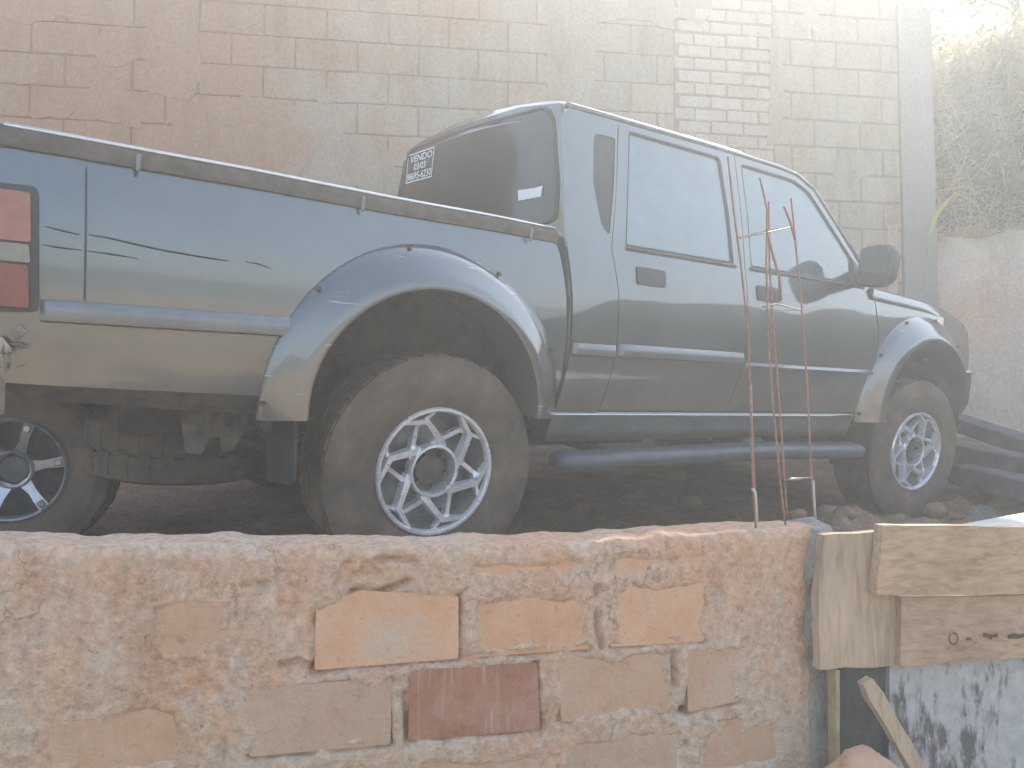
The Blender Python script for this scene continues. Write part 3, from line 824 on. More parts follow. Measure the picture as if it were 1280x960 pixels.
    hb = round_poly([(.838, 1.096), (.992, 1.094), (.992, 1.162), (.838, 1.164)], .012)
    h_ = panel('door_handle', hb, s, off=.006, m=PLASTIC, step=.03, parent=d)
    # ---- front door
    poly = [(1.464, 1.723), (1.486, 1.45)] + list(reversed(DOOR_B)) + sh(DOOR_F, -gap) + [(2.456, 1.250), (2.02, 1.664), (1.885, 1.712)]
    gl = round_poly([(1.530, 1.236), (2.372, 1.236), (2.396, 1.278), (1.988, 1.648), (1.875, 1.684), (1.500, 1.692), (1.522, 1.45)], [.015, .015, .015, .04, .03, .02, 0])
    d = panel('front_door', poly, s, [gl], step=.045)
    gl2 = [(1.85 + (x - 1.85) * .972, 1.45 + (z - 1.45) * .952) for x, z in gl]
    ring('window_seal', gl, gl2, S(s, -.004), SEAL, d, (0, -s * .010, 0))
    panel('window_glass', gl2, s, off=-.009, t=.005, m=GLASS, step=.06, parent=d)
    hb = round_poly([(1.552, 1.094), (1.700, 1.092), (1.700, 1.158), (1.552, 1.160)], .012)
    panel('door_handle', hb, s, off=.006, m=PLASTIC, step=.03, parent=d)
    # dark belt strip under the glass
    for x0, x1 in ((.79, 1.43), (1.52, 2.39)):
        mbx = MB(); xs = np.linspace(x0, x1, 10); v = []
        for x in xs: v += [(x, s * (half_w(x, 1.218) + .001), 1.218), (x, s * (half_w(x, 1.230) + .006), 1.229), (x, s * (half_w(x, 1.240) - .002), 1.240)]
        mbx.add(v, [(3 * i + k, 3 * i + k + 1, 3 * i + 4 + k, 3 * i + 3 + k) for i in range(len(xs) - 1) for k in range(2)]); mbx.build('belt_strip', SEAL, truck)
    # ---- sill and side step
    mbx = MB(); xs = np.linspace(.478, 2.37, 16); v = []
    P = [(-.004, .596), (.004, .588), (.004, .574), (-.004, .566), (-.012, .53), (-.03, .478), (-.10, .470)]
    for x in xs: v += [(x, s * (half_w(x, .58) + d_), z) for d_, z in P]
    n = len(P); mbx.add(v, [(i * n + k, i * n + k + 1, (i + 1) * n + k + 1, (i + 1) * n + k) for i in range(len(xs) - 1) for k in range(n - 1)])
    mbx.build('sill', PAINT, truck, True)
    MB().tube([(x, s * (half_w(x, .58) + .003), .583) for x in np.linspace(.482, 2.36, 12)], .005, 6).build('sill_trim', CHROME, truck, True)
    mbx = MB(); v = []; xs = [.478, .50, .53] + list(np.linspace(.65, 2.25, 12)) + [2.33, 2.355, 2.365]
    for i, x in enumerate(xs):
        k = [.45, .8, 1][i] if i < 3 else ([1, .8, .45][i - len(xs) + 3] if i >= len(xs) - 3 else 1)
        zc = .425 + (-.012 if x < .75 else 0) + .004 * math.sin(x * 5)
        for a in range(14):
            t = 2 * math.pi * a / 14; sg = lambda q: math.copysign(abs(q) ** .7, q)
            v.append((x, s * (.845 + .075 * k * sg(math.cos(t))), zc + .036 * k * sg(math.sin(t))))
    n = 14; mbx.add(v, [(i * n + k, i * n + (k + 1) % n, (i + 1) * n + (k + 1) % n, (i + 1) * n + k) for i in range(len(xs) - 1) for k in range(n)] + [tuple(range(n)), tuple(range((len(xs) - 1) * n, len(xs) * n))])
    step = mbx.build('side_step', plain('step_paint', (.075, .088, .10), .5, .1, .5, 9, .35, .2), truck, True)
    for bx in (.75, 1.45, 2.15): MB().box((bx, s * .70, .44), (.05, .26, .03)).build('step_bracket', UNDER, step)
    # ---- front fender
    fa = arc(2.955, .55, .45, .45, 180, 8)
    poly = list(reversed([(x + gap, z) for x, z in DOOR_F[1:]])) + [(2.40, .575), (2.50, .565)] + fa[:] + [(3.50, .62), (3.560, .64), (3.547, .82), (3.533, .98), (3.520, 1.072), (3.44, 1.094), (2.9, 1.172), (2.475, 1.205)]
    panel('fender', poly, s)
    # ---- flares
    def flare(cx, cz, a0, a1, ro, ri, outw, name):
        v = []; f = []; n = 30
        for i in range(n + 1):
            a = R(a0 + (a1 - a0) * i / n); c, q = math.cos(a), math.sin(a)
            base = lambda r: (cx + r[0] * c, cz + r[1] * q)
            po = base(ro); pi = base(ri); mid = base(((ro[0] * .45 + ri[0] * .55), (ro[1] * .45 + ri[1] * .55)))
            e0 = min(half_w(po[0], max(po[1], .6)), .832)
            D = outw - e0 - .014; mixp = lambda t: (po[0] * (1 - t) + pi[0] * t, po[1] * (1 - t) + pi[1] * t)
            row = [(mixp(t)[0], s * (e0 + o_), mixp(t)[1]) for t, o_ in ((0, -.004), (.03, .012), (.35, .014 + .36 * D), (.66, .014 + .74 * D), (.88, .014 + .98 * D), (.97, .010 + D), (1, -.006 + D), (1.0, -.12))]
            v += row
        m_ = 8
        for i in range(n):
            for k in range(m_ - 1): f.append((i * m_ + k, i * m_ + k + 1, (i + 1) * m_ + k + 1, (i + 1) * m_ + k))
        for i in (0, n): f.append(tuple(i * m_ + k for k in range(m_)))
        o = MB().add(v, f).build(name, FLARE, truck, True); smooth_angle(o, 50)
        for deg in (a0 + (a1 - a0) * t for t in (.03, .25, .45, .65, .85)):
            a = R(deg); px_, pz_ = cx + (ro[0] * .93 + ri[0] * .07) * math.cos(a), cz + (ro[1] * .93 + ri[1] * .07) * math.sin(a)
            yy = s * (min(half_w(px_, max(pz_, .6)), .832) + .020)
            MB().tube([(px_, yy - s * .012, pz_), (px_, yy + s * .003, pz_)], .0075, 8).build('flare_bolt', UNDER, o)
        return o
    flare(-.055, .60, 184, -3, (.535, .535), (.405, .385), .898, 'wheel_flare')
    flare(2.925, .59, 184, 24, (.545, .535), (.405, .40), .898, 'wheel_flare')
    # wheel housings
    for cx, rr in ((-.04, .50), (2.95, .49)):
        v = []; f = []; n = 20
        for i in range(n + 1):
            a = R(180 - 180 * i / n); x, z = cx + rr * math.cos(a), .52 + rr * math.sin(a)
            v += [(x, s * .80, z), (x, s * .46, z)]
        f = [(2 * i, 2 * i + 1, 2 * i + 3, 2 * i + 2) for i in range(n)]
        k = len(v); v += [(cx + rr * math.cos(R(180 - 180 * i / n)), s * .46, .52 + rr * math.sin(R(180 - 180 * i / n))) for i in range(n + 1)]; f.append(tuple(range(k, k + n + 1)))
        MB().add(v, f).build('wheel_housing', UNDER, truck)
    # mud flaps
    o = sheet('mud_flap', round_poly([(-.560, .600), (-.385, .600), (-.372, .375), (-.530, .350)], .02), lambda x, z: (-.47 + .12 * (x + .47) - .02, s * (.745 + (x + .47) * 1.25), z) , step=.06, thick=(-.01, 0, 0), m=RUBBER, parent=truck)
    sheet('mud_flap', round_poly([(0, .30), (.22, .30), (.22, .56), (0, .56)], .02), lambda a, z: (2.48, s * (.86 - a), z), step=.08, thick=(-.01, 0, 0), m=RUBBER, parent=truck)
    # mirror
    mbx = MB(); v = []
    for i, (dx, k) in enumerate(((0, .9), (.012, 1), (.05, 1), (.09, .86), (.11, .5))):
        for a in range(16):
            t = 2 * math.pi * a / 16; sg = lambda q: math.copysign(abs(q) ** .55, q)
            v.append((2.175 + dx + .012 * math.sin(t), s * (.945 + .086 * k * sg(math.cos(t))), 1.312 + .102 * k * sg(math.sin(t))))
    mbx.add(v, [(i * 16 + k, i * 16 + (k + 1) % 16, (i + 1) * 16 + (k + 1) % 16, (i + 1) * 16 + k) for i in range(4) for k in range(16)] + [tuple(range(16)), tuple(range(64, 80))])
    mir = mbx.build('side_mirror', PLASTIC, truck, True); smooth_angle(mir, 40)
    MB().tube([(2.23, s * .88, 1.255), (2.29, s * .82, 1.262), (2.33, s * .765, 1.27)], [.03, .034, .045], 10).build('mirror_arm', PLASTIC, mir, True)
    sheet('mirror_glass', round_poly([(.872, 1.228), (1.018, 1.228), (1.018, 1.397), (.872, 1.397)], .03), lambda a, z: (2.171, s * a, z), step=.08, thick=(.004, 0, 0), m=glass_mat('mirror_dark', 2.0, (.03, .033, .035)), parent=mir)
    # sail panel in front of the glass
    panel('mirror_sail', round_poly([(2.30, 1.250), (2.44, 1.245), (2.30, 1.368)], .01), s, off=.003, m=PLASTIC, step=.05)
    # ---- roof gutter and a-pillar
    mbx = MB(); edge = [(.53, 1.732), (.80, 1.734), (1.3, 1.734), (1.75, 1.726), (1.90, 1.714), (2.03, 1.664), (2.25, 1.465), (2.47, 1.255)]
    pts = [(x, s * (half_w(x, z) - .004), z) for x, z in edge]
    mbx.tube(pts, [.012] * len(pts), 8); mbx.build('drip_rail', PAINT, truck, True)
    mbx = MB(); v = []
    for x, z in [(1.75, 1.722), (1.90, 1.712), (2.03, 1.666), (2.25, 1.47), (2.48, 1.255), (2.50, 1.215)]:
        w_ = half_w(x, z) - .004; v += [(x - .03, s * w_, z - .02), (x, s * (w_ + .002), z + .006), (x + .02, s * (w_ - .05), z + .014), (x - .02, s * (w_ - .06), z - .02)]
    mbx.add(v, [(i * 4 + k, i * 4 + (k + 1) % 4, (i + 1) * 4 + (k + 1) % 4, (i + 1) * 4 + k) for i in range(5) for k in range(4)]); smooth_angle(mbx.build('windscreen_pillar', PAINT, truck), 60)
    # ---- front lamps
    MB().cbox((3.515, s * .645, .97), (.05, .20, .14), .015).build('corner_lamp', LENS_ORANGE, truck)

# ---- roof
v = []; f = []; xs = [.505, .515, .54, .60] + list(np.linspace(.75, 1.85, 12)) + [1.92, 1.96]; ys = [-1, -.985, -.965, -.94, -.90, -.85, -.75, -.5, -.25, 0, .25, .5, .75, .85, .90, .94, .965, .985, 1]
for i, x in enumerate(xs):
    wz = half_w(x, 1.735) - .004
    wz -= {0: .05, 1: .03, 2: .012}.get(i, 0)
    for k in ys:
        e = 1 - abs(k)
        crown = .046 * (1 - min(1, abs(k) / .88) ** 2) * .8 + .048 * (1 - max(0, (abs(k) - .8) / .2) ** 3)
        zend = {0: -.06, 1: -.034, 2: -.012, 3: -.002}.get(i, 0)
        fr = -.05 * max(0, (x - 1.5) / .46) ** 2
        v.append((x - (.02 * (1 - k * k) if i < 4 else 0), k * wz, 1.730 + crown * (1 if i > 1 else .6) + zend + fr))
n = len(ys); f = [(i * n + k, i * n + k + 1, (i + 1) * n + k + 1, (i + 1) * n + k) for i in range(len(xs) - 1) for k in range(n - 1)]
MB().add(v, f).build('roof', PAINT, truck, True)
# ---- cab back with rear window
def cab_back(y, z): return (.498 - .020 * (1 - (y / .70) ** 2) + (.03 * max(0, (z - 1.45)) if z > 1.45 else 0) + (.05 * max(0, (abs(y) - .62) / .1) ** 2), y, z)
bw_ = lambda z: half_w(.5, z) - .012
outl = [(-bw_(.6), .60), (bw_(.6), .60), (bw_(.9), .9), (bw_(1.22), 1.22), (bw_(1.5), 1.5), (bw_(1.70) - .01, 1.735), (.4, 1.765), (-.4, 1.765), (-bw_(1.70) + .01, 1.735), (-bw_(1.5), 1.5), (-bw_(1.22), 1.22), (-bw_(.9), .9)]
gl = round_poly([(-.69, 1.285), (.69, 1.285), (.685, 1.45), (.63, 1.744), (-.63, 1.744), (-.685, 1.45)], [.05, .05, 0, .10, .10, 0])
sheet('cab_back', outl, cab_back, [gl], .06, (.012, 0, 0), PAINT, truck)
gl2 = [(y * .975, 1.50 + (z - 1.50) * .945) for y, z in gl]
rw = sheet('rear_window', gl2, lambda y, z: Vector(cab_back(y, z)) + Vector((.002, 0, 0)), [], .06, (.005, 0, 0), REARGLASS, truck)
ring('window_seal', gl, gl2, lambda y, z: Vector(cab_back(y, z)) + Vector((-.003, 0, 0)), SEAL, rw, (.01, 0, 0))
# for-sale lettering on the glass
def gpt(y, z, o=.003): return Vector(cab_back(y, z)) + Vector((-o, 0, 0))
def text_mesh(body, yc, zc, width, height, name='sale_lettering'):
    cu = bpy.data.curves.new('t', 'FONT'); cu.body = body; cu.align_x = 'CENTER'; cu.align_y = 'CENTER'; cu.size = 1; cu.offset = .008; cu.resolution_u = 3
    o = bpy.data.objects.new('t', cu); COL.objects.link(o); bpy.context.view_layer.update()
    me = bpy.data.meshes.new_from_object(o.evaluated_get(bpy.context.evaluated_depsgraph_get()))
    bpy.data.objects.remove(o)
    xs_ = [q.co.x for q in me.vertices]; ys_ = [q.co.y for q in me.vertices]
    sx, sy = width / (max(xs_) - min(xs_)), height / (max(ys_) - min(ys_)); cx, cy = (max(xs_) + min(xs_)) / 2, (max(ys_) + min(ys_)) / 2
    for q in me.vertices: q.co = gpt(yc - (q.co.x - cx) * sx, zc + (q.co.y - cy) * sy)
    ob = bpy.data.objects.new(name, me); COL.objects.link(ob); me.materials.append(WHITE); ob.parent = rw; return ob
text_mesh('VENDO', .447, 1.680, .255, .034); text_mesh('03/03', .452, 1.638, .135, .033); text_mesh('98695-6230', .455, 1.594, .285, .036)
mb = MB()
def bar(y0, z0, y1, z1, t=.0028):
    n = 5
    for k in range(n):
        a, b = k / n, (k + 1) / n; P = lambda q, o: (y0 + (y1 - y0) * q + (0 if z0 == z1 else o), z0 + (z1 - z0) * q + (o if z0 == z1 else 0))
        mb.add([gpt(*P(a, -t)), gpt(*P(b, -t)), gpt(*P(b, t)), gpt(*P(a, t))], [(0, 1, 2, 3)])
bar(.305, 1.706, .605, 1.706); bar(.305, 1.568, .605, 1.568); bar(.305, 1.568, .305, 1.706); bar(.605, 1.568, .605, 1.706)
mb.build('sticker_border', WHITE, rw)
sheet('tape_strip', [(-.462, 1.388), (-.606, 1.392), (-.612, 1.432), (-.56, 1.428), (-.455, 1.430)], lambda y, z: gpt(y, z, .004), step=.05, thick=(.002, 0, 0), m=WHITE, parent=rw)
# ---- windscreen, scuttle, bonnet, front
def screen(a, t): # a across, t up the glass
    w0 = half_w(2.5, 1.24) - .05; w1 = half_w(1.95, 1.70) - .05; w_ = w0 + (w1 - w0) * t
    return (2.50 - .55 * t + .05 * (1 - a * a), a * w_, 1.225 + .485 * t)
sheet('windscreen', [(-1, 0), (1, 0), (1, 1), (-1, 1)], screen, step=.12, thick=(-.006, 0, 0), m=GLASS, parent=truck)
v = []; f = []; xs = [2.44, 2.48] + list(np.linspace(2.55, 3.42, 10)) + [3.48, 3.515, 3.53]; ys = [-1.001, -1, -.985, -.95, -.9, -.7, -.4, 0, .4, .7, .9, .95, .985, 1, 1.001]
for i, x in enumerate(xs):
    wz = half_w(x, 1.15) + .003
    for k in ys:
        z = 1.245 - .055 * (x - 2.44) - .042 * max(0, (x - 2.9) / .5) ** 2 + .045 * (1 - k * k) - .022 * max(0, (abs(k) - .86) / .14) ** 2 - (.045 if abs(k) > 1 else 0) - (.0 if i < len(xs) - 2 else (.012, .05)[i - len(xs) + 2])
        v.append((x + .05 * (1 - k * k), k * wz, z))
n = len(ys); MB().add(v, [(i * n + k, i * n + k + 1, (i + 1) * n + k + 1, (i + 1) * n + k) for i in range(len(xs) - 1) for k in range(n - 1)]).build('bonnet', PAINT, truck, True)
MB().cbox((3.53, 0, .985), (.05, 1.10, .16), .01).build('grille', PLASTIC, truck)
for s in (-1, 1):
    MB().cbox((3.56, s * .42, .985), (.05, .30, .13), .012).build('headlamp', LENS_CLEAR, truck)
mb = MB(); v = []; f = []
for i, (x, y) in enumerate([(3.33, -.815), (3.51, -.805), (3.60, -.74), (3.64, -.55), (3.665, 0), (3.64, .55), (3.60, .74), (3.51, .805), (3.33, .815)]):
    ox = .0 if abs(y) > .7 else .0
    v += [(x - .02, y * .98, .60), (x, y, .66), (x + .005, y, .80), (x - .01, y, .845), (x - .06, y * .93, .85), (x - .08, y * .92, .60)]
n = 6; f = [(i * n + k, i * n + (k + 1) % n, (i + 1) * n + (k + 1) % n, (i + 1) * n + k) for i in range(8) for k in range(n)] + [tuple(range(6)), tuple(range(48, 54))]
bmp = mb.add(v, f).build('front_bumper', PLASTIC, truck); smooth_angle(bmp, 50)
MB().tube([(3.34, -.82, .838), (3.51, -.81, .84), (3.60, -.75, .84)], .010, 6).build('bumper_trim', CHROME, bmp, True)
# ---- tailgate, bed floor, bulkhead
MB().cbox((-1.232, 0, .945), (.03, 1.46, .58), .01).build('tailgate', PAINT, truck)
MB().cbox((-.38, 0, .775), (1.70, .91, .03), .005).build('bed_floor', UNDER, truck)
MB().cbox((.440, 0, .99), (.022, 1.50, .42), .005).build('bed_bulkhead', PAINT, truck)
for s in (-1, 1): MB().box((-.38, s * .745, 1.12), (1.66, .012, .15)).build('bed_inner_panel', PAINT, truck)
mb = MB(); v = []
for y in (-.80, -.78, -.5, 0, .5, .78, .80):
    k = 1 if abs(y) < .79 else .6
    v += [(-1.20, y, .725 + .0 * k), (-1.262 - .04 * k * (1 - (y / .9) ** 2), y, .72), (-1.272 - .05 * k * (1 - (y / .9) ** 2), y, .64), (-1.25, y, .575), (-1.20, y, .575)]
n = 5; rb = mb.add(v, [(i * n + k, i * n + (k + 1) % n, (i + 1) * n + (k + 1) % n, (i + 1) * n + k) for i in range(6) for k in range(n)] + [tuple(range(5)), tuple(range(30, 35))]).build('rear_bumper', RUSTY, truck)
# torn metal at the bumper's corner
mb = MB()
for k in range(9):
    a = Vector((-1.20 + random.uniform(-.02, .03), -.815 + random.uniform(-.012, .006), .735 + random.uniform(-.045, .045)))
    d1 = Vector((random.uniform(-.03, .03), random.uniform(-.018, .004), random.uniform(-.03, .03))); d2 = Vector((random.uniform(-.025, .025), random.uniform(-.018, .0), random.uniform(-.03, .03)))
    mb.add([a, a + d1, a + d1 + d2, a + d2 * 1.1, a + d1 * .4 + Vector((0, -.02, 0))], [(0, 1, 4), (1, 2, 4), (2, 3, 4), (3, 0, 4)])
mb.build('torn_metal', plain('bent_metal', (.36, .31, .26), .45, .3, .5, 30, .5), rb)
# ---- chassis
mb = MB()
for s in (-1, 1): mb.box((1.25, s * .42, .53), (4.3, .09, .12))
for x in (-.85, -.5, .6, 1.4, 2.3, 3.2): mb.box((x, 0, .50), (.08, .80, .10))
mb.build('chassis_frame', UNDER, truck)
MB().cbox((1.5, 0, .58), (1.95, 1.50, .16), .03).build('cab_floor', UNDER, truck)
MB().cbox((1.1, .0, .46), (.9, .55, .2), .05).build('gearbox', UNDER, truck)
MB().cbox((2.9, 0, .72), (.9, .8, .5), .05).build('engine', UNDER, truck)
MB().cbox((.9, .42, .44), (.8, .36, .22), .05).build('fuel_tank', UNDER, truck)
for x in (AX_R, AX_F):
    mb = MB(); mb.tube([(x, -.72, WR), (x, -.15, WR), (x, .15, WR), (x, .72, WR)], [.045, .05, .05, .045], 12); mb.add(*lump((x, .0, WR), (.15, .16, .15), 3.0)); mb.build('axle', UNDER, truck, True)
for s in (-1, 1):
    mb = MB()
    for q in range(3): mb.tube([(-.62 + q * .12, s * .52, .47 + .012 * q), (-.3, s * .52, .375 - .01 + .016 * q), (0, s * .52, .345 + .016 * q), (.3, s * .52, .375 + .016 * q), (.6 - q * .12, s * .52, .47 + .012 * q)], .014, 6)
    mb.build('leaf_spring', UNDER, truck)
    MB().prism([(-.76, .585), (-.545, .585), (-.56, .50), (-.60, .43), (-.625, .43), (-.64, .475), (-.665, .475), (-.69, .425), (-.735, .43)], lambda x, z: (x, s * .60, z), lambda x, z: (x, s * .585, z)).build('bumper_bracket', plain('bracket_metal', (.13, .11, .09), .8, 0, .2, 18, .5, bstr=.3) if s < 0 else UNDER, truck)
    MB().tube([(-.1, s * .50, .40), (-.22, s * .48, .74)], .03, 8).build('shock_absorber', UNDER, truck, True)
MB().tube([(-.2, -.62, .33), (-.5, -.62, .36), (-.95, -.66, .40)], .025, 8).build('exhaust_pipe', RUSTY, truck, True) if False else None
# ---- wheels
def lug_tyre(r_out, r_rim, wd, lugs=42):
    mb = MB(); hw = wd / 2
    prof = [(r_rim - .012, -hw * .80), (r_rim + .004, -hw * .86), (r_rim + .02, -hw * .93), (r_rim + .06, -hw * 1.02), (r_rim + .10, -hw * 1.03), (r_out - .052, -hw * 1.0), (r_out - .024, -hw * .93), (r_out - .009, -hw * .84), (r_out - .006, -hw * .4), (r_out - .006, -.012), (r_out - .016, -.008),
            (r_out - .016, .008), (r_out - .006, .012), (r_out - .006, hw * .4), (r_out - .009, hw * .84), (r_out - .024, hw * .93), (r_out - .052, hw), (r_out - .10 * 0 - .09, hw * 1.03), (r_rim + .05, hw * 1.0), (r_rim, hw * .86)]
    mb.lathe_y(prof, 64)
    for i in range(lugs):
        a = 2 * math.pi * i / lugs
        for yy, tw in ((-hw * .58, .08), (-hw * .20, -.06), (hw * .20, .06), (hw * .58, -.08)):
            M = Matrix.Rotation(-a - (i % 2) * .0, 3, 'Y') @ Matrix.Rotation(tw, 3, 'X'); c = Matrix.Rotation(-a - (.5 * 2 * math.pi / lugs if yy > 0 else 0), 3, 'Y') @ Vector((r_out - .0100, yy, 0))
            mb.box(c, (.0120, hw * .34, .040), Matrix.Rotation(-a - (.5 * 2 * math.pi / lugs if yy > 0 else 0), 3, 'Y') @ Matrix.Rotation(tw, 3, 'X'))
    # raised lettering band on the sidewall
    return mb
def spoke_poly(mb, pts, widths, y0, y1, taper=.75):
    """flat-topped spoke along points (r, angle) with widths, standing from y1 (back) to y0 (front)"""
    P = [Vector((r * math.cos(a), 0, r * math.sin(a))) for r, a in pts]; v = []; n = len(P)
    for i, p in enumerate(P):
        t = (P[min(i + 1, n - 1)] - P[max(i - 1, 0)]).normalized(); b = Vector((-t.z, 0, t.x)); w_ = widths[i]
        yo = y0[i] if isinstance(y0, (list, tuple)) else y0; yi = y1[i] if isinstance(y1, (list, tuple)) else y1
        v += [p + b * w_ + Vector((0, yi, 0)), p + b * w_ * taper + Vector((0, yo, 0)), p - b * w_ * taper + Vector((0, yo, 0)), p - b * w_ + Vector((0, yi, 0))]
    f = [(i * 4 + k, i * 4 + (k + 1) % 4, (i + 1) * 4 + (k + 1) % 4, (i + 1) * 4 + k) for i in range(n - 1) for k in range(4)] + [(0, 1, 2, 3), tuple(range(4 * n - 4, 4 * n))]
    mb.add(v, f)
WY = .84                                        # outer face of the wheel
def star_wheel():
    """returns wheel (barrel) with tyre and rim; outer face towards -Y at y = 0"""
    wh = MB().lathe_y([(.198, .02), (.190, .045), (.182, .07), (.178, .16), (.185, .22)], 48).lathe_y([(.0, .12), (.185, .12)], 32).build('wheel', ALLOY_IN, None, True)
    ty = lug_tyre(WR, .205, .262); [None]
    ty.v = [(x, y + .131 - .006, z) for x, y, z in ty.v]
    t = ty.build('tyre', TYRE, wh); smooth_angle(t, 30)
    mb = MB()
    mb.lathe_y([(.196, .030), (.199, .004), (.204, -.004), (.212, -.004), (.216, .004), (.212, .02)], 64)
    mb.lathe_y([(.078, .070), (.078, .014), (.081, .009), (.088, .010), (.092, .024), (.088, .060)], 40)
    for k in range(6):
        a = 2 * math.pi * k / 6 + .42
        # front arm: a straight blade off the hub ring, kinked back to the lip
        spoke_poly(mb, [(.085, a - .02), (.102, a + .18), (.172, a + .60), (.206, a + 1.02)], [.018, .0150, .0125, .007], [.020, .014, .006, .000], [.05, .045, .04, .02])
        # rear arm, swung the other way and set deeper
        spoke_poly(mb, [(.085, a + .42), (.100, a + .20), (.166, a - .26), (.202, a - .66)], [.013, .0105, .010, .006], [.036, .034, .028, .014], [.06, .058, .055, .03])
    r = mb.build('rim', ALLOY, wh); smooth_angle(r, 30)
    mb = MB().lathe_y([(.0, .040), (.044, .040), (.052, .046), (.054, .075)], 32)
    mb.lathe_y([(.050, .070), (.080, .070)], 32)
    for k in range(6):
        a = 2 * math.pi * k / 6; mb.tube([(.061 * math.cos(a), .058, .061 * math.sin(a)), (.061 * math.cos(a), .040, .061 * math.sin(a))], .009, 6)
    smooth_angle(mb.build('hub_cap', HUB, wh), 35)
    return wh
def copy_tree(o, parent=None):
    c = o.copy(); COL.objects.link(c); c.parent = parent
    for ch in list(o.children): copy_tree(ch, c)
    return c
w0 = star_wheel()
wheels = [w0] + [copy_tree(w0) for _ in range(3)]
for (x, s, spin, steer), o in zip(((AX_R, -1, .25, 0), (AX_R, 1, 1.0, 0), (AX_F, -1, 1.9, -4), (AX_F, 1, .7, -4)), wheels):
    o.parent = truck
    M = Matrix.Translation((x, s * WY, WR))
    if s > 0: M = M @ Matrix.Rotation(math.pi, 4, 'Z')
    o.matrix_basis = M @ Matrix.Rotation(R(steer), 4, 'Z') @ Matrix.Rotation(spin, 4, 'Y')
# underslung spare
sp = lug_tyre(.36, .20, .22, 30).build('spare_tyre', TYRE, truck); smooth_angle(sp, 30)
sp.matrix_basis = Matrix.Translation((-.62, .05, .36)) @ Matrix.Rotation(R(90), 4, 'X')

# ------------------------------------------------------------------ loose wheel behind the pickup
lw_c = Vector((0, 0, CAMZ)) + ray(12, 588) * 2.62
loose = MB().lathe_y([(.185, .02), (.172, .07), (.170, .18)], 40).lathe_y([(0, .13), (.175, .13)], 24).build('alloy_wheel', DARKALLOY, None, True)
ty = lug_tyre(.315, .172, .215, 36); ty.v = [(x, y + .104, z) for x, y, z in ty.v]
t = ty.build('tyre', TYRE, loose); smooth_angle(t, 30)
mb = MB(); mb.lathe_y([(.160, .04), (.166, .004), (.172, -.002), (.178, .004), (.176, .02)], 56)
mb.lathe_y([(.052, .050), (.054, .022), (.060, .018), (.066, .024), (.064, .07)], 40)
for k in range(6):
    a = 2 * math.pi * k / 6 + .17
    spoke_poly(mb, [(.05, a), (.10, a), (.125, a), (.166, a)], [.026, .016, .018, .021], [.030, .020, .008, .000], .06, .85)
    c = Vector((.150 * math.cos(a), -.001, .150 * math.sin(a))); mb.cbox(c, (.024, .012, .022), .003, Matrix.Rotation(-a, 3, 'Y'))
smooth_angle(mb.build('rim', GREYALLOY, loose), 30)
smooth_angle(MB().lathe_y([(0, .036), (.044, .036), (.053, .044), (.053, .07)], 32).build('hub_cap', DARKALLOY, loose), 30)
loose.matrix_basis = Matrix.Translation(lw_c) @ Matrix.Rotation(R(14), 4, 'Z') @ Matrix.Rotation(R(3), 4, 'X')
tag(loose, 'alloy wheel with six block-ended spokes standing in shade under the pickup bed', 'wheel')

# ------------------------------------------------------------------ rebar cage, post stub and shuttering boards
RUST = plain('rusty_bar', (.30, .155, .115), .8, .1, .3, 60, .35)
WIRE = plain('bright_wire', (.38, .33, .28), .6, .4, .5, 40, .2)
CPLANE = (FW_A + .06, FW_B)
def cp(px, py, d=0.0): return on_plane(px, py, CPLANE[0] + d, CPLANE[1])
stub = MB(); stub.add(*lump(cp(1006, 700), (.045, .09, .085), 4.0, 3)); 
v_, f_ = lump(cp(1008, 664, .02), (.055, .08, .03), 7.0, 3); stub.add(v_, f_)
stub.add(*lump(cp(1004, 760), (.05, .09, .16), 9.0, 3)); stub.box(cp(1004, 940), (.07, .12, .7))
tag(stub.build('post_stub', CEMENT, None, True), 'rough dark cement stub around the feet of the rebar bars', 'post')
cage = thing('rebar_cage', 'tall thin cage of rusty rebar standing on the brick wall end', 'rebar', cp(985, 665))
def cage_part(name, pts, r, m):
    mb = MB().tube(pts, r, 6); return kid(mb.build(name, m, None, True), cage)
rb = .0025
cage_part('bar', [cp(945, 672), cp(943, 600), cp(938, 500), cp(936, 420), cp(926, 330), cp(917, 262), cp(910, 196)], rb, RUST)
cage_part('bar', [cp(986, 676, .08), cp(981, 600, .08), cp(974, 500, .08), cp(966, 400, .08), cp(962, 330, .08), cp(961, 252, .08)], rb, RUST)
cage_part('bar', [cp(984, 676), cp(974, 590), cp(966, 500), cp(960, 420), cp(958, 330), cp(959, 262), cp(950, 222)], rb, RUST)
cage_part('bar', [cp(1019, 680, .07), cp(1014, 590, .07), cp(1009, 480, .07), cp(1002, 380, .07), cp(994, 300, .07), cp(989, 248, .07)], rb, RUST)
cage_part('offcut_bar', [cp(976, 376, .03), cp(974, 345, .03), cp(966, 318, .03), cp(958, 288, .03)], .0035, RUST)
cage_part('offcut_bar', [cp(994, 300, .05), cp(988, 278, .05), cp(980, 258, .05)], .003, RUST)
cage_part('tie_wire', [cp(943, 640), cp(941, 590), cp(938, 480)], .0032, RUST)
def stirrup(y0, pts): cage_part('stirrup', pts + [pts[0]], .0018, WIRE)
stirrup(290, [cp(920, 298), cp(958, 291), cp(992, 283, .07), cp(962, 287, .08)])
stirrup(385, [cp(953, 383), cp(972, 380), cp(1002, 388, .07), cp(966, 387, .08)])
stirrup(597, [cp(981, 600, .06), cp(988, 598), cp(1016, 597, .07), cp(1000, 599, .08)])
cage_part('bar_end', [cp(946, 655), cp(944, 618), cp(941, 610)], .0042, plain('cement_splash', (.45, .44, .42), .9, 0, .2))
cage_part('bar_end', [cp(1019, 655, .07), cp(1016, 600, .07)], .0040, MATS['cement_splash'])

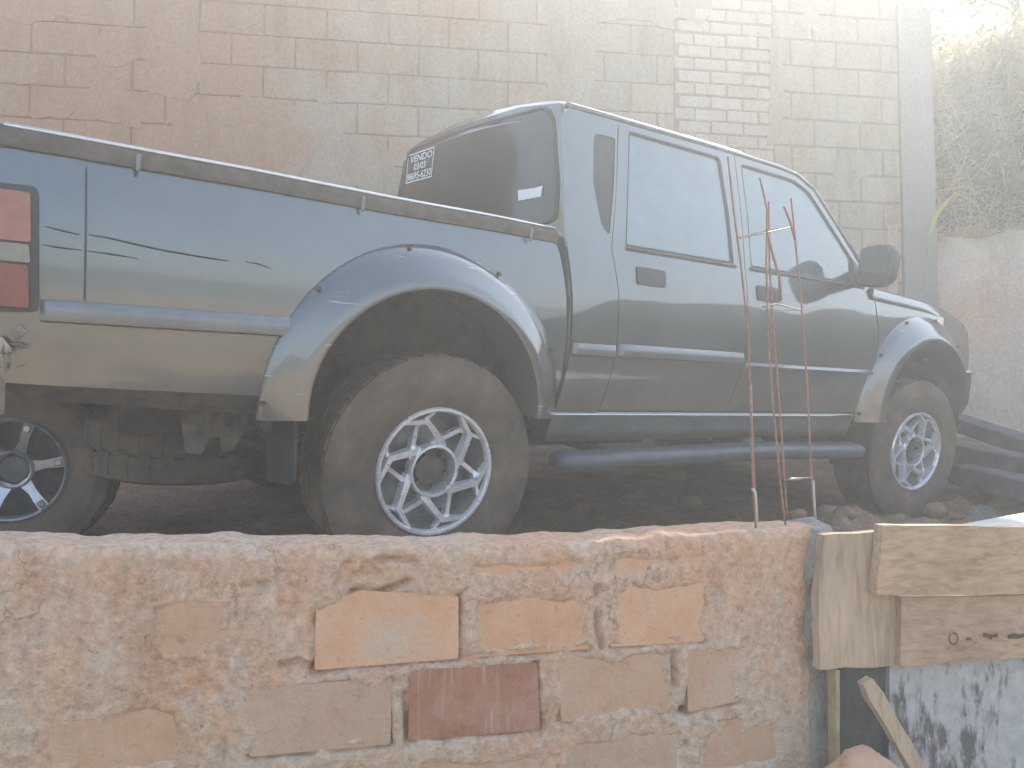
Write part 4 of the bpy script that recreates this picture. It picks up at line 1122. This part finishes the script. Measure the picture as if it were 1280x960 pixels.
def wood_mat(name, c0, c1, axis):
    m, nt, b = new_mat(name)
    st = (2, 14, 14) if axis == 'x' else (14, 14, 2)
    n = noise_node(nt, 5, 6, .65, st, dist=.6); n2 = noise_node(nt, 3, 5, .6); n3 = noise_node(nt, 26, 4, .6, st)
    r = ramp(nt, n.outputs[0], [(.30, tuple(x * .72 for x in c0)), (.42, c0), (.62, c1)]); r2 = ramp(nt, n2.outputs[0], [(.35, G(.70)), (.7, G(1.1))])
    mul = ND(nt, 'ShaderNodeMix', data_type='RGBA', blend_type='MULTIPLY'); mul.inputs[0].default_value = 1
    nt.links.new(r.outputs[0], mul.inputs[6]); nt.links.new(r2.outputs[0], mul.inputs[7])
    nt.links.new(mul.outputs[2], b.inputs['Base Color']); b.inputs['Roughness'].default_value = .8; b.inputs['Specular IOR Level'].default_value = .25
    ad = ND(nt, 'ShaderNodeMath', operation='ADD'); nt.links.new(n.outputs[0], ad.inputs[0]); nt.links.new(n3.outputs[0], ad.inputs[1])
    bump(nt, b, ad.outputs[0], .4, .003); return m
WOOD_X = wood_mat('grey_plank', (.50, .34, .215), (.62, .45, .30), 'x')
WOOD_X2 = wood_mat('brown_plank', (.47, .33, .215), (.57, .42, .29), 'x')
WOOD_Z = wood_mat('upright_plank', (.45, .34, .235), (.54, .42, .30), 'z')
BA, BB = 1.60, .20
def bp(px, py, d=0.0): return on_plane(px, py, BA + d, BB)
bdir = Vector((BB, -1, 0)).normalized()
def plank(name, pts, d, t, m, label, seed, rag=.003):
    """board whose face has the corner pixels pts in the shuttering plane, set d behind it, t thick"""
    c = [bp(*p, d) for p in pts]; poly = densify([((q - bp(1150, 750, d)).dot(Vector((1, BB, 0)).normalized()), q.z) for q in c], .03)
    base = bp(1150, 750, d); base.z = 0; ax = Vector((1, BB, 0)).normalized()
    poly = [(a + rag * fbm((a, b, seed), 18, 3), b + rag * fbm((a, b, seed + 3), 18, 3)) for a, b in poly]
    o = sheet(name, poly, lambda a, b: base + ax * a + Vector((0, 0, b)) + bdir * (.0015 * fbm((a, b, seed), 8, 2)), step=.04, thick=-bdir * t, m=m)
    return tag(o, label, 'board')
b_up = plank('upright_board', [(1029, 668), (1115, 664), (1122, 750), (1118, 832), (1024, 837), (1023, 760), (1027, 712)], .03, .028, WOOD_Z, 'upright pale board nailed beside the cement stub at the wall end', 3, .004)
b_top = plank('shuttering_board', [(1103, 657), (1420, 660), (1420, 742), (1096, 744)], -.005, .03, WOOD_X, 'upper horizontal plank with a sunlit top edge, fixed across the upright board', 5)
b_low = plank('shuttering_board', [(1127, 747), (1420, 741), (1420, 812), (1125, 833)], .012, .03, WOOD_X2, 'lower horizontal plank with dark pencil marks below the sunlit one', 7)
b_low['label'] = 'lower horizontal plank with small dark marks on its face'
MARK = plain('dark_mark', (.10, .06, .04), .9, 0, .1)
# marks on the lower plank
def mp_(px, py): return bp(px, py, .012) + bdir * .0028
mb = MB(); n = 14
for k in range(n):
    a, b = 2 * math.pi * k / n, 2 * math.pi * (k + 1) / n
    if k in (9,): continue
    q = lambda t, r: mp_(1191 + 6 * r * math.cos(t), 798 + 8 * r * math.sin(t))
    mb.add([q(a, 1), q(b, 1), q(b, .78), q(a, .78)], [(0, 1, 2, 3)])
for poly in ([(1207, 797), (1213, 796), (1213, 799), (1207, 800)], [(1228, 791), (1240, 793), (1246, 791), (1246, 796), (1239, 796), (1238, 800), (1234, 796), (1228, 795)], [(1258, 794), (1266, 791), (1274, 793), (1280, 791), (1280, 796), (1270, 798), (1259, 798)]):
    mb.add([mp_(*p) for p in poly], [tuple(range(len(poly)))])
o = mb.build('plank_mark', MARK); o.parent = b_low
# flaking white panel beneath the planks
def flake_mat():
    m, nt, b = new_mat('flaking_white_paint')
    n = noise_node(nt, 9, 6, .72, (3.2, 3.2, 1)); n2 = noise_node(nt, 2.6, 5, .6); n3 = noise_node(nt, 40, 3, .6)
    ad = ND(nt, 'ShaderNodeMath', operation='ADD'); nt.links.new(n.outputs[0], ad.inputs[0]); nt.links.new(n2.outputs[0], ad.inputs[1])
    r = ramp(nt, ad.outputs[0], [(.80 / 2 + .49, G(0)), (.52 + .41, G(1))])
    r.color_ramp.elements[0].position = .455; r.color_ramp.elements[1].position = .515
    dv = ND(nt, 'ShaderNodeMath', operation='MULTIPLY'); dv.inputs[1].default_value = .5; nt.links.new(ad.outputs[0], dv.inputs[0]); nt.links.new(dv.outputs[0], r.inputs[0])
    c2 = ramp(nt, n3.outputs[0], [(.3, (.36, .37, .375)), (.7, (.5, .51, .51))])
    nt.links.new(mix(nt, r.outputs[0], (.13, .125, .12), c2.outputs[0]), b.inputs['Base Color'])
    b.inputs['Roughness'].default_value = .75; bump(nt, b, r.outputs[0], .5, .003); return m
FLAKE = flake_mat()
DARKBOARD = rough_mat('dark_board', (.07, .075, .07), (.10, .105, .10), (.13, .135, .12), 8, 50, .85, .3, .004)
tag(plank('painted_panel', [(1112, 822), (1420, 806), (1420, 1010), (1112, 1010)], .046, .02, FLAKE, 'x', 11, .002), 'panel of flaking white paint over dark wood below the planks', 'panel')
tag(plank('dark_panel', [(1050, 826), (1110, 822), (1110, 1010), (1050, 1010)], .062, .02, DARKBOARD, 'x', 12, .002), 'narrow dark green-grey board behind the leaning stick', 'panel')
tag(plank('edge_batten', [(1045, 838), (1050, 838), (1050, 1010), (1045, 1010)], .03, .03, plain('yellow_edge', (.38, .33, .2), .8, 0, .2), 'x', 13, .001), 'thin yellowish batten along the edge of the dark board', 'batten')
# leaning stick
A, B = bp(1077, 848, -.01), bp(1165, 1000, -.07)
ax = (B - A).normalized(); sd_ = ax.cross(bdir).normalized(); v = []
for k in range(9):
    p = A + (B - A) * (k / 8); w_ = .017 + .003 * fbm((k * .6, 0, 0), 1, 3); e = .75 if k == 0 else 1
    v += [p + sd_ * w_ * e, p + sd_ * w_ * .9 * e + bdir * .02, p - sd_ * w_ * e + bdir * .022, p - sd_ * w_ * e]
stick = MB().add(v, [(i * 4 + k, i * 4 + (k + 1) % 4, (i + 1) * 4 + (k + 1) % 4, (i + 1) * 4 + k) for i in range(8) for k in range(4)] + [(0, 1, 2, 3), (32, 33, 34, 35)]).build('leaning_stick', WOOD_Z)
tag(stick, 'rough wooden stick leaning diagonally against the dark board', 'stick')
ch = MB().add(*lump(bp(1080, 966, -.10), (.062, .06, .045), 5.0, 3)).build('brick_chunk', BR_ORANGE, None, True)
tag(ch, 'broken orange brick chunk at the foot of the leaning stick', 'brick')
# pile that carries it
pl = MB().add(*lump(bp(1085, 1150, -.10), (.25, .18, .20), 8.0, 3)); pl.add(*lump(bp(1100, 1400, -.1), (.4, .3, .35), 2.0, 3))
tag(pl.build('rubble_heap', SOIL, None, True), 'heap of rubble below the boards at the wall end', 'rubble')
# sunlit slab lying behind the planks
PALE = plain('pale_slab', (.62, .60, .56), .7, 0, .3, 14, .12)
sl = [bp(1192, 657, .07), bp(1420, 668, .05), bp(1420, 615, .60), bp(1275, 642, .55)]
zt = max(p.z for p in sl)
c0 = on_plane(1186, 658, 1.80, .0); 
_at = lambda px, py, Y: Vector((0, 0, CAMZ)) + ray(px, py) * (Y / ray(px, py).y)
q = [_at(1185, 666, 1.98), _at(1420, 684, 2.0), _at(1420, 615, 2.9), _at(1186, 658, 2.25)]
slab = MB().add(q + [p - Vector((0, 0, .03)) for p in q], [(0, 1, 2, 3), (7, 6, 5, 4), (0, 4, 5, 1), (1, 5, 6, 2), (2, 6, 7, 3), (3, 7, 4, 0)]).build('pale_sheet', PALE)
tag(slab, 'pale flat sheet lying in bright sun behind the upper plank', 'sheet')

# ------------------------------------------------------------------ timbers, clods and stones
DTIM = plain('dark_timber', (.10, .105, .105), .75, 0, .3, 10, .35, bstr=.4)
def beam(name, a, b, w_, h_, label, roll=0):
    a, b = Vector(a), Vector(b); d = (b - a); ln = d.length; d.normalize(); sdv = d.cross(Vector((0, 0, 1))).normalized(); upv = sdv.cross(d)
    M = Matrix((d, sdv, upv)).transposed() @ Matrix.Rotation(R(roll), 3, 'X')
    return tag(MB().cbox((a + b) / 2, (ln, w_, h_), .008, M).build(name, DTIM), label, 'beam', 'dark timbers stacked by the plastered wall')
def at(px, py, Y): d = ray(px, py); return Vector((0, 0, CAMZ)) + d * (Y / d.y)
beam('timber_beam', at(1185, 524, 5.6), at(1330, 572, 4.6), .16, .10, 'topmost dark timber lying along the foot of the pink plastered wall')
beam('timber_beam', at(1175, 562, 5.1), at(1330, 592, 4.2), .18, .12, 'middle dark timber lying under the topmost one beside the front wheel')
beam('timber_beam', at(1200, 592, 4.7), at(1330, 622, 3.9), .16, .12, 'lowest dark timber, half sunk in the soil beside the front wheel')
CLOD = rough_mat('clod', (.20, .125, .085), (.29, .19, .13), (.35, .25, .18), 6, 40, .95, .7, .01)
def stone(px, py, Y, s, label, m, seed, name='stone'):
    p = at(px, py, Y)
    p.z = yard_z(p.x, p.y) + s[2] * .45
    return tag(MB().add(*lump(p, s, seed, 2)).build(name, m, None, True), label, name)
stone(1228, 606, 4.3, (.10, .08, .08), 'grey stone lying in front of the dark timbers', CEMENT, 3.3)
stone(1052, 628, 3.4, (.075, .05, .05), 'squarish reddish clod of earth on the heap beside the rebar', CLOD, 5.1, 'clod')
for k in range(22):
    px, Y = random.uniform(700, 1250), random.uniform(3.2, 4.4)
    s = random.uniform(.02, .055)
    o = stone(px, 630, Y, (s * 1.4, s, s * .8), 'small brown clod of earth strewn on the soil beside the pickup', CLOD, k * 1.7, 'clod'); o['group'] = 'earth clods beside the pickup'

# ------------------------------------------------------------------ bank and vegetation beyond the low wall
BANK = rough_mat('bank_earth', (.05, .04, .028), (.085, .065, .045), (.13, .10, .07), 2, 20, .95, .8, .03)
def bank_z(X, Y):
    Y0 = 5.9 + .14 * X - .55 * max(0, min(2.3, X - 3.6)) + .27; d = max(0, Y - Y0)
    return 1.98 + 2.25 * min(1, d / 1.7) ** .9 + .10 * max(0, d - 1.7) + .16 * fbm((X, Y, 0), 1.6, 4)
v = []; f = []; nx, ny = 60, 40
for j in range(ny + 1):
    for i in range(nx + 1):
        X = 3.60 + 5.5 * i / nx; t = j / ny
        Y0 = 5.9 + .14 * X - .55 * max(0, min(2.3, X - 3.6)) + .27; Y = Y0 + (9.4 - Y0) * t
        z = bank_z(X, Y)
        v.append((X, Y, z))
for j in range(ny):
    for i in range(nx): k = j * (nx + 1) + i; f.append((k, k + 1, k + nx + 2, k + nx + 1))
ring = [i for i in range(nx + 1)] + [j * (nx + 1) + nx for j in range(1, ny + 1)] + [ny * (nx + 1) + i for i in range(nx - 1, -1, -1)] + [j * (nx + 1) for j in range(ny - 1, 0, -1)]
k0 = len(v); v += [(v[r][0], v[r][1], -.96) for r in ring]; n = len(ring); f += [(ring[q], k0 + q, k0 + (q + 1) % n, ring[(q + 1) % n]) for q in range(n)]
structure(mesh('earth_bank', v, f, BANK, None, True))
# unseen bank added right of the yard to darken the doors' reflections
v = []; f = []; nx, ny = 16, 60
for j in range(ny + 1):
    for i in range(nx + 1):
        Y = -1.5 + 6.7 * j / ny; t = i / nx; X = 6.3 + 4.5 * t + .3 * fbm((0, Y, 2), .7, 2)
        e = min(1, (Y + 1.5) / 2.5)
        v.append((X, Y, -.97 + e * (3.05 * min(1, t / .22) ** .6 * (1 - max(0, (t - .7) / .3) ** 2) + .28 * fbm((X, Y, 0), 1.3, 4) * min(1, t * 5))))
for j in range(ny):
    for i in range(nx): k = j * (nx + 1) + i; f.append((k, k + 1, k + nx + 2, k + nx + 1))
structure(mesh('earth_bank', v, f, rough_mat('reflection_bank', (.075, .075, .045), (.13, .115, .075), (.18, .15, .10), 1.2, 12, .95, .8, .05), None, True))

def leaf_mat(name, c0, c1, trans=.5):
    m, nt, b = new_mat(name)
    oi = noise_node(nt, 3.0, 3, .6); r = ramp(nt, oi.outputs[0], [(.35, c0), (.65, c1)])
    nt.links.new(r.outputs[0], b.inputs['Base Color']); b.inputs['Roughness'].default_value = .55
    tr = ND(nt, 'ShaderNodeBsdfTranslucent'); nt.links.new(r.outputs[0], tr.inputs[0])
    mx = ND(nt, 'ShaderNodeMixShader'); mx.inputs[0].default_value = trans
    out = nt.nodes['Material Output']; nt.links.new(b.outputs[0], mx.inputs[1]); nt.links.new(tr.outputs[0], mx.inputs[2]); nt.links.new(mx.outputs[0], out.inputs[0]); return m
LEAF = leaf_mat('leaf_green', (.07, .095, .035), (.14, .155, .06))
LEAF_DRY = leaf_mat('leaf_dry', (.36, .26, .11), (.52, .40, .20), .6)
STRAW = leaf_mat('dry_straw', (.42, .31, .16), (.58, .46, .27), .5)
BARK = rough_mat('bark', (.07, .055, .045), (.12, .095, .075), None, 6, 50, .9, .6, .01)
def blade(mb, p, d, ln, w_, sag, seg=4):
    d = d.normalized(); sdv = d.cross(Vector((0, 0, 1)));
    sdv = sdv.normalized() if sdv.length > .05 else Vector((1, 0, 0))
    sdv = (Matrix.Rotation(random.uniform(0, 3.1), 3, d) @ sdv)
    v = []; q = p.copy(); dd = d.copy()
    for k in range(seg + 1):
        t = k / seg; ww = w_ * (1 - t) ** .6
        v += [q - sdv * ww, q + sdv * ww]
        dd = (dd + Vector((0, 0, -sag))).normalized(); q = q + dd * (ln / seg)
    mb.add(v, [(2 * i, 2 * i + 1, 2 * i + 3, 2 * i + 2) for i in range(seg)])
def rv(s=1.0): return Vector((random.gauss(0, s), random.gauss(0, s), random.gauss(0, s)))
# dry grass along the wall top, hanging over it
mb = MB()
for k in range(1500):
    u = RW0 + random.uniform(-.05, 2.3); p = rw_pt(u, 2.06 + .04 * (u - RW0) + random.uniform(-.02, .06), random.uniform(-.25, .02))
    blade(mb, p, Vector((random.gauss(0, .7), random.gauss(-.35, .5), random.uniform(.05, 1.0))), random.uniform(.1, .42), random.uniform(.0015, .004), random.uniform(.05, .5))
g = mb.build('dry_grass', STRAW); g['kind'] = 'stuff'; g['label'] = 'dry straw-coloured grass hanging over the plastered wall'; g['category'] = 'grass'
# dead grass, vines and weeds hanging down the bank
mb = MB()
for k in range(5200):
    X = random.uniform(3.62, 6.8); Y0 = 5.9 + .14 * X - .55 * max(0, min(2.3, X - 3.6)) + .27; Y = Y0 + random.uniform(0, 1) ** .8 * 2.2
    up = random.random() < .35
    blade(mb, Vector((X, Y, bank_z(X, Y) - .02)), Vector((random.gauss(0, .35), random.gauss(-.5, .3), random.uniform(.6, 1.2) if up else random.uniform(-.1, .6))), random.uniform(.25, .9), random.uniform(.005, .014), random.uniform(.05, .35), 5)
g = mb.build('hanging_weeds', LEAF_DRY); g['kind'] = 'stuff'; g['label'] = 'dead grass and weeds hanging down the earth bank'; g['category'] = 'weeds'
def shrub(X, Y, rad, n, m, label, seed):
    rnd = random.Random(seed); base = Vector((X, Y, bank_z(X, Y) - .03)); t = thing('shrub', label, 'shrub', base, 'shrubs growing on the bank')
    mb = MB(); tips = []
    for k in range(14):
        d = Vector((rnd.gauss(0, .7), rnd.gauss(-.35, .5), rnd.uniform(.3, 1.1))).normalized(); e = d * rad * rnd.uniform(.6, 1.2); md = e * .55 + Vector((0, 0, .06)); e = e - Vector((0, 0, .12 * rad))
        mb.tube([Vector((0, 0, 0)), md, e], [.010, .007, .003], 5); tips += [md, e, md.lerp(e, .5), e * 1.05]
    mb.build('stem', BARK, t, True)
    mb = MB()
    for k in range(n):
        p = rnd.choice(tips) + Vector((rnd.gauss(0, .09), rnd.gauss(0, .09), rnd.gauss(0, .09))) * (rad / .5)
        d = Vector((rnd.gauss(0, 1), rnd.gauss(0, 1), rnd.gauss(-.6, .7))).normalized(); sdv = d.cross(Vector((rnd.gauss(0, 1), rnd.gauss(0, 1), rnd.gauss(0, 1)))).normalized(); q = rnd.uniform(.05, .12)
        mb.add([p, p + d * q * .5 + sdv * q * .28, p + d * q * 1.2, p + d * q * .5 - sdv * q * .28], [(0, 1, 2, 3)])
    mb.build('foliage', m, t)
shrub(4.15, 7.05, .55, 1100, LEAF, 'dark green shrub on the bank close by the concrete column', 1)
shrub(5.05, 6.55, .50, 1100, LEAF_DRY, 'dry brown shrub halfway up the bank above the plastered wall', 2)
shrub(4.75, 7.5, .6, 1200, LEAF_DRY, 'dry tangled shrub near the top of the bank', 3)
shrub(5.5, 6.9, .6, 1300, LEAF, 'leafy green shrub halfway up the bank, beyond the dry one', 4)
shrub(4.45, 6.6, .35, 700, LEAF, 'small green shrub just above the wall end', 5)
def tree(name, base, h, rad, nleaf, m, label, seed, lsize=.05, lean=(0, 0)):
    rnd = random.Random(seed); t = thing(name, label, 'tree', base, 'trees on the bank beyond the plastered wall')
    mb = MB(); top = Vector((lean[0], lean[1], h)); pts = [Vector((0, 0, -.3)), Vector((lean[0] * .2 + .05, 0, h * .3)), Vector((lean[0] * .6, lean[1] * .5, h * .65)), top]
    mb.tube(pts, [.07, .055, .04, .012], 8); tips = []
    for k in range(26):
        f0 = rnd.uniform(.2, .98); i = min(2, int(f0 * 3)); p = pts[i].lerp(pts[i + 1], f0 * 3 - i)
        a = rnd.uniform(0, 6.28); ln = rad * rnd.uniform(.55, 1.1); e = p + Vector((math.cos(a) * ln, math.sin(a) * ln, rnd.uniform(-.35, .6) * ln))
        md = p.lerp(e, .5) + Vector((0, 0, .08)); mb.tube([p, md, e], [.014, .009, .003], 5); tips += [md, e, e.lerp(md, .5)]
    o = mb.build('trunk', BARK, None, True); o.parent = t
    mb = MB()
    for k in range(nleaf):
        c = rnd.choice(tips); p = c + Vector((rnd.gauss(0, .13), rnd.gauss(0, .13), rnd.gauss(0, .13))) * (rad / .8)
        d = Vector((rnd.gauss(0, 1), rnd.gauss(0, 1), rnd.gauss(-.5, .7))).normalized(); sdv = d.cross(Vector((rnd.gauss(0, 1), rnd.gauss(0, 1), rnd.gauss(0, 1)))).normalized()
        s = lsize * rnd.uniform(.6, 1.5)
        mb.add([p, p + d * s * .5 + sdv * s * .28, p + d * s * 1.2, p + d * s * .5 - sdv * s * .28], [(0, 1, 2, 3)])
    o = mb.build('crown', m); o.parent = t
    return t
tree('leafy_tree', (4.6, 8.6, 4.1), 2.0, .8, 1900, LEAF, 'slim leafy green tree at the top of the bank nearest the column', 1, .07)
tree('leafy_tree', (5.7, 8.5, 4.1), 2.0, .9, 2000, LEAF_DRY, 'brownish half-dry tree at the top of the bank', 2, .07, (-.2, -.2))
tree('leafy_tree', (6.9, 8.9, 4.1), 2.4, 1.1, 2200, LEAF, 'bushy dark green tree beyond the half-dry one', 3, .08)
# bright young blade of grass bending over the wall end
mb = MB(); P = [at(1161, 295, 6.2), at(1166, 278, 6.18), at(1176, 260, 6.16), at(1194, 241, 6.15)]; v = []
for k, p in enumerate(P):
    w_ = [.006, .016, .02, .003][k]; v += [p + Vector((-w_, 0, w_ * .5)), p + Vector((0, -.006, 0)), p + Vector((w_, 0, -w_ * .5))]
mb.add(v, [(3 * i + k, 3 * i + k + 1, 3 * i + 4 + k, 3 * i + 3 + k) for i in range(3) for k in range(2)])
mb.tube([at(1160, 320, 6.25), at(1159, 306, 6.22), P[0]], .004, 5); mb.tube([P[3], at(1215, 250, 6.15), at(1225, 262, 6.18), at(1240, 300, 6.2)], .004, 5)
tag(mb.build('grass_blade', leaf_mat('lime_leaf', (.42, .46, .06), (.52, .56, .1))), 'single bright yellow-green blade of grass bending beside the column', 'plant')

# ------------------------------------------------------------------ haze: volume added to imitate veiling lens glare
bm = bmesh.new(); bmesh.ops.create_cube(bm, size=1)
for q in bm.verts: q.co = Vector((q.co.x * 130, q.co.y * 130, -2 + (q.co.z + .5) * 9.6))
hz = from_bm('glare_haze', bm); hz['kind'] = 'stuff'
m = bpy.data.materials.new('glare_volume'); m.use_nodes = True; nt = m.node_tree; nt.nodes.clear()
pv = nt.nodes.new('ShaderNodeVolumePrincipled'); pv.inputs['Color'].default_value = (.98, 1, .98, 1); pv.inputs['Density'].default_value = GLARE_DENSITY; pv.inputs['Anisotropy'].default_value = GLARE_G
om = nt.nodes.new('ShaderNodeOutputMaterial'); nt.links.new(pv.outputs[0], om.inputs['Volume']); hz.data.materials.append(m)
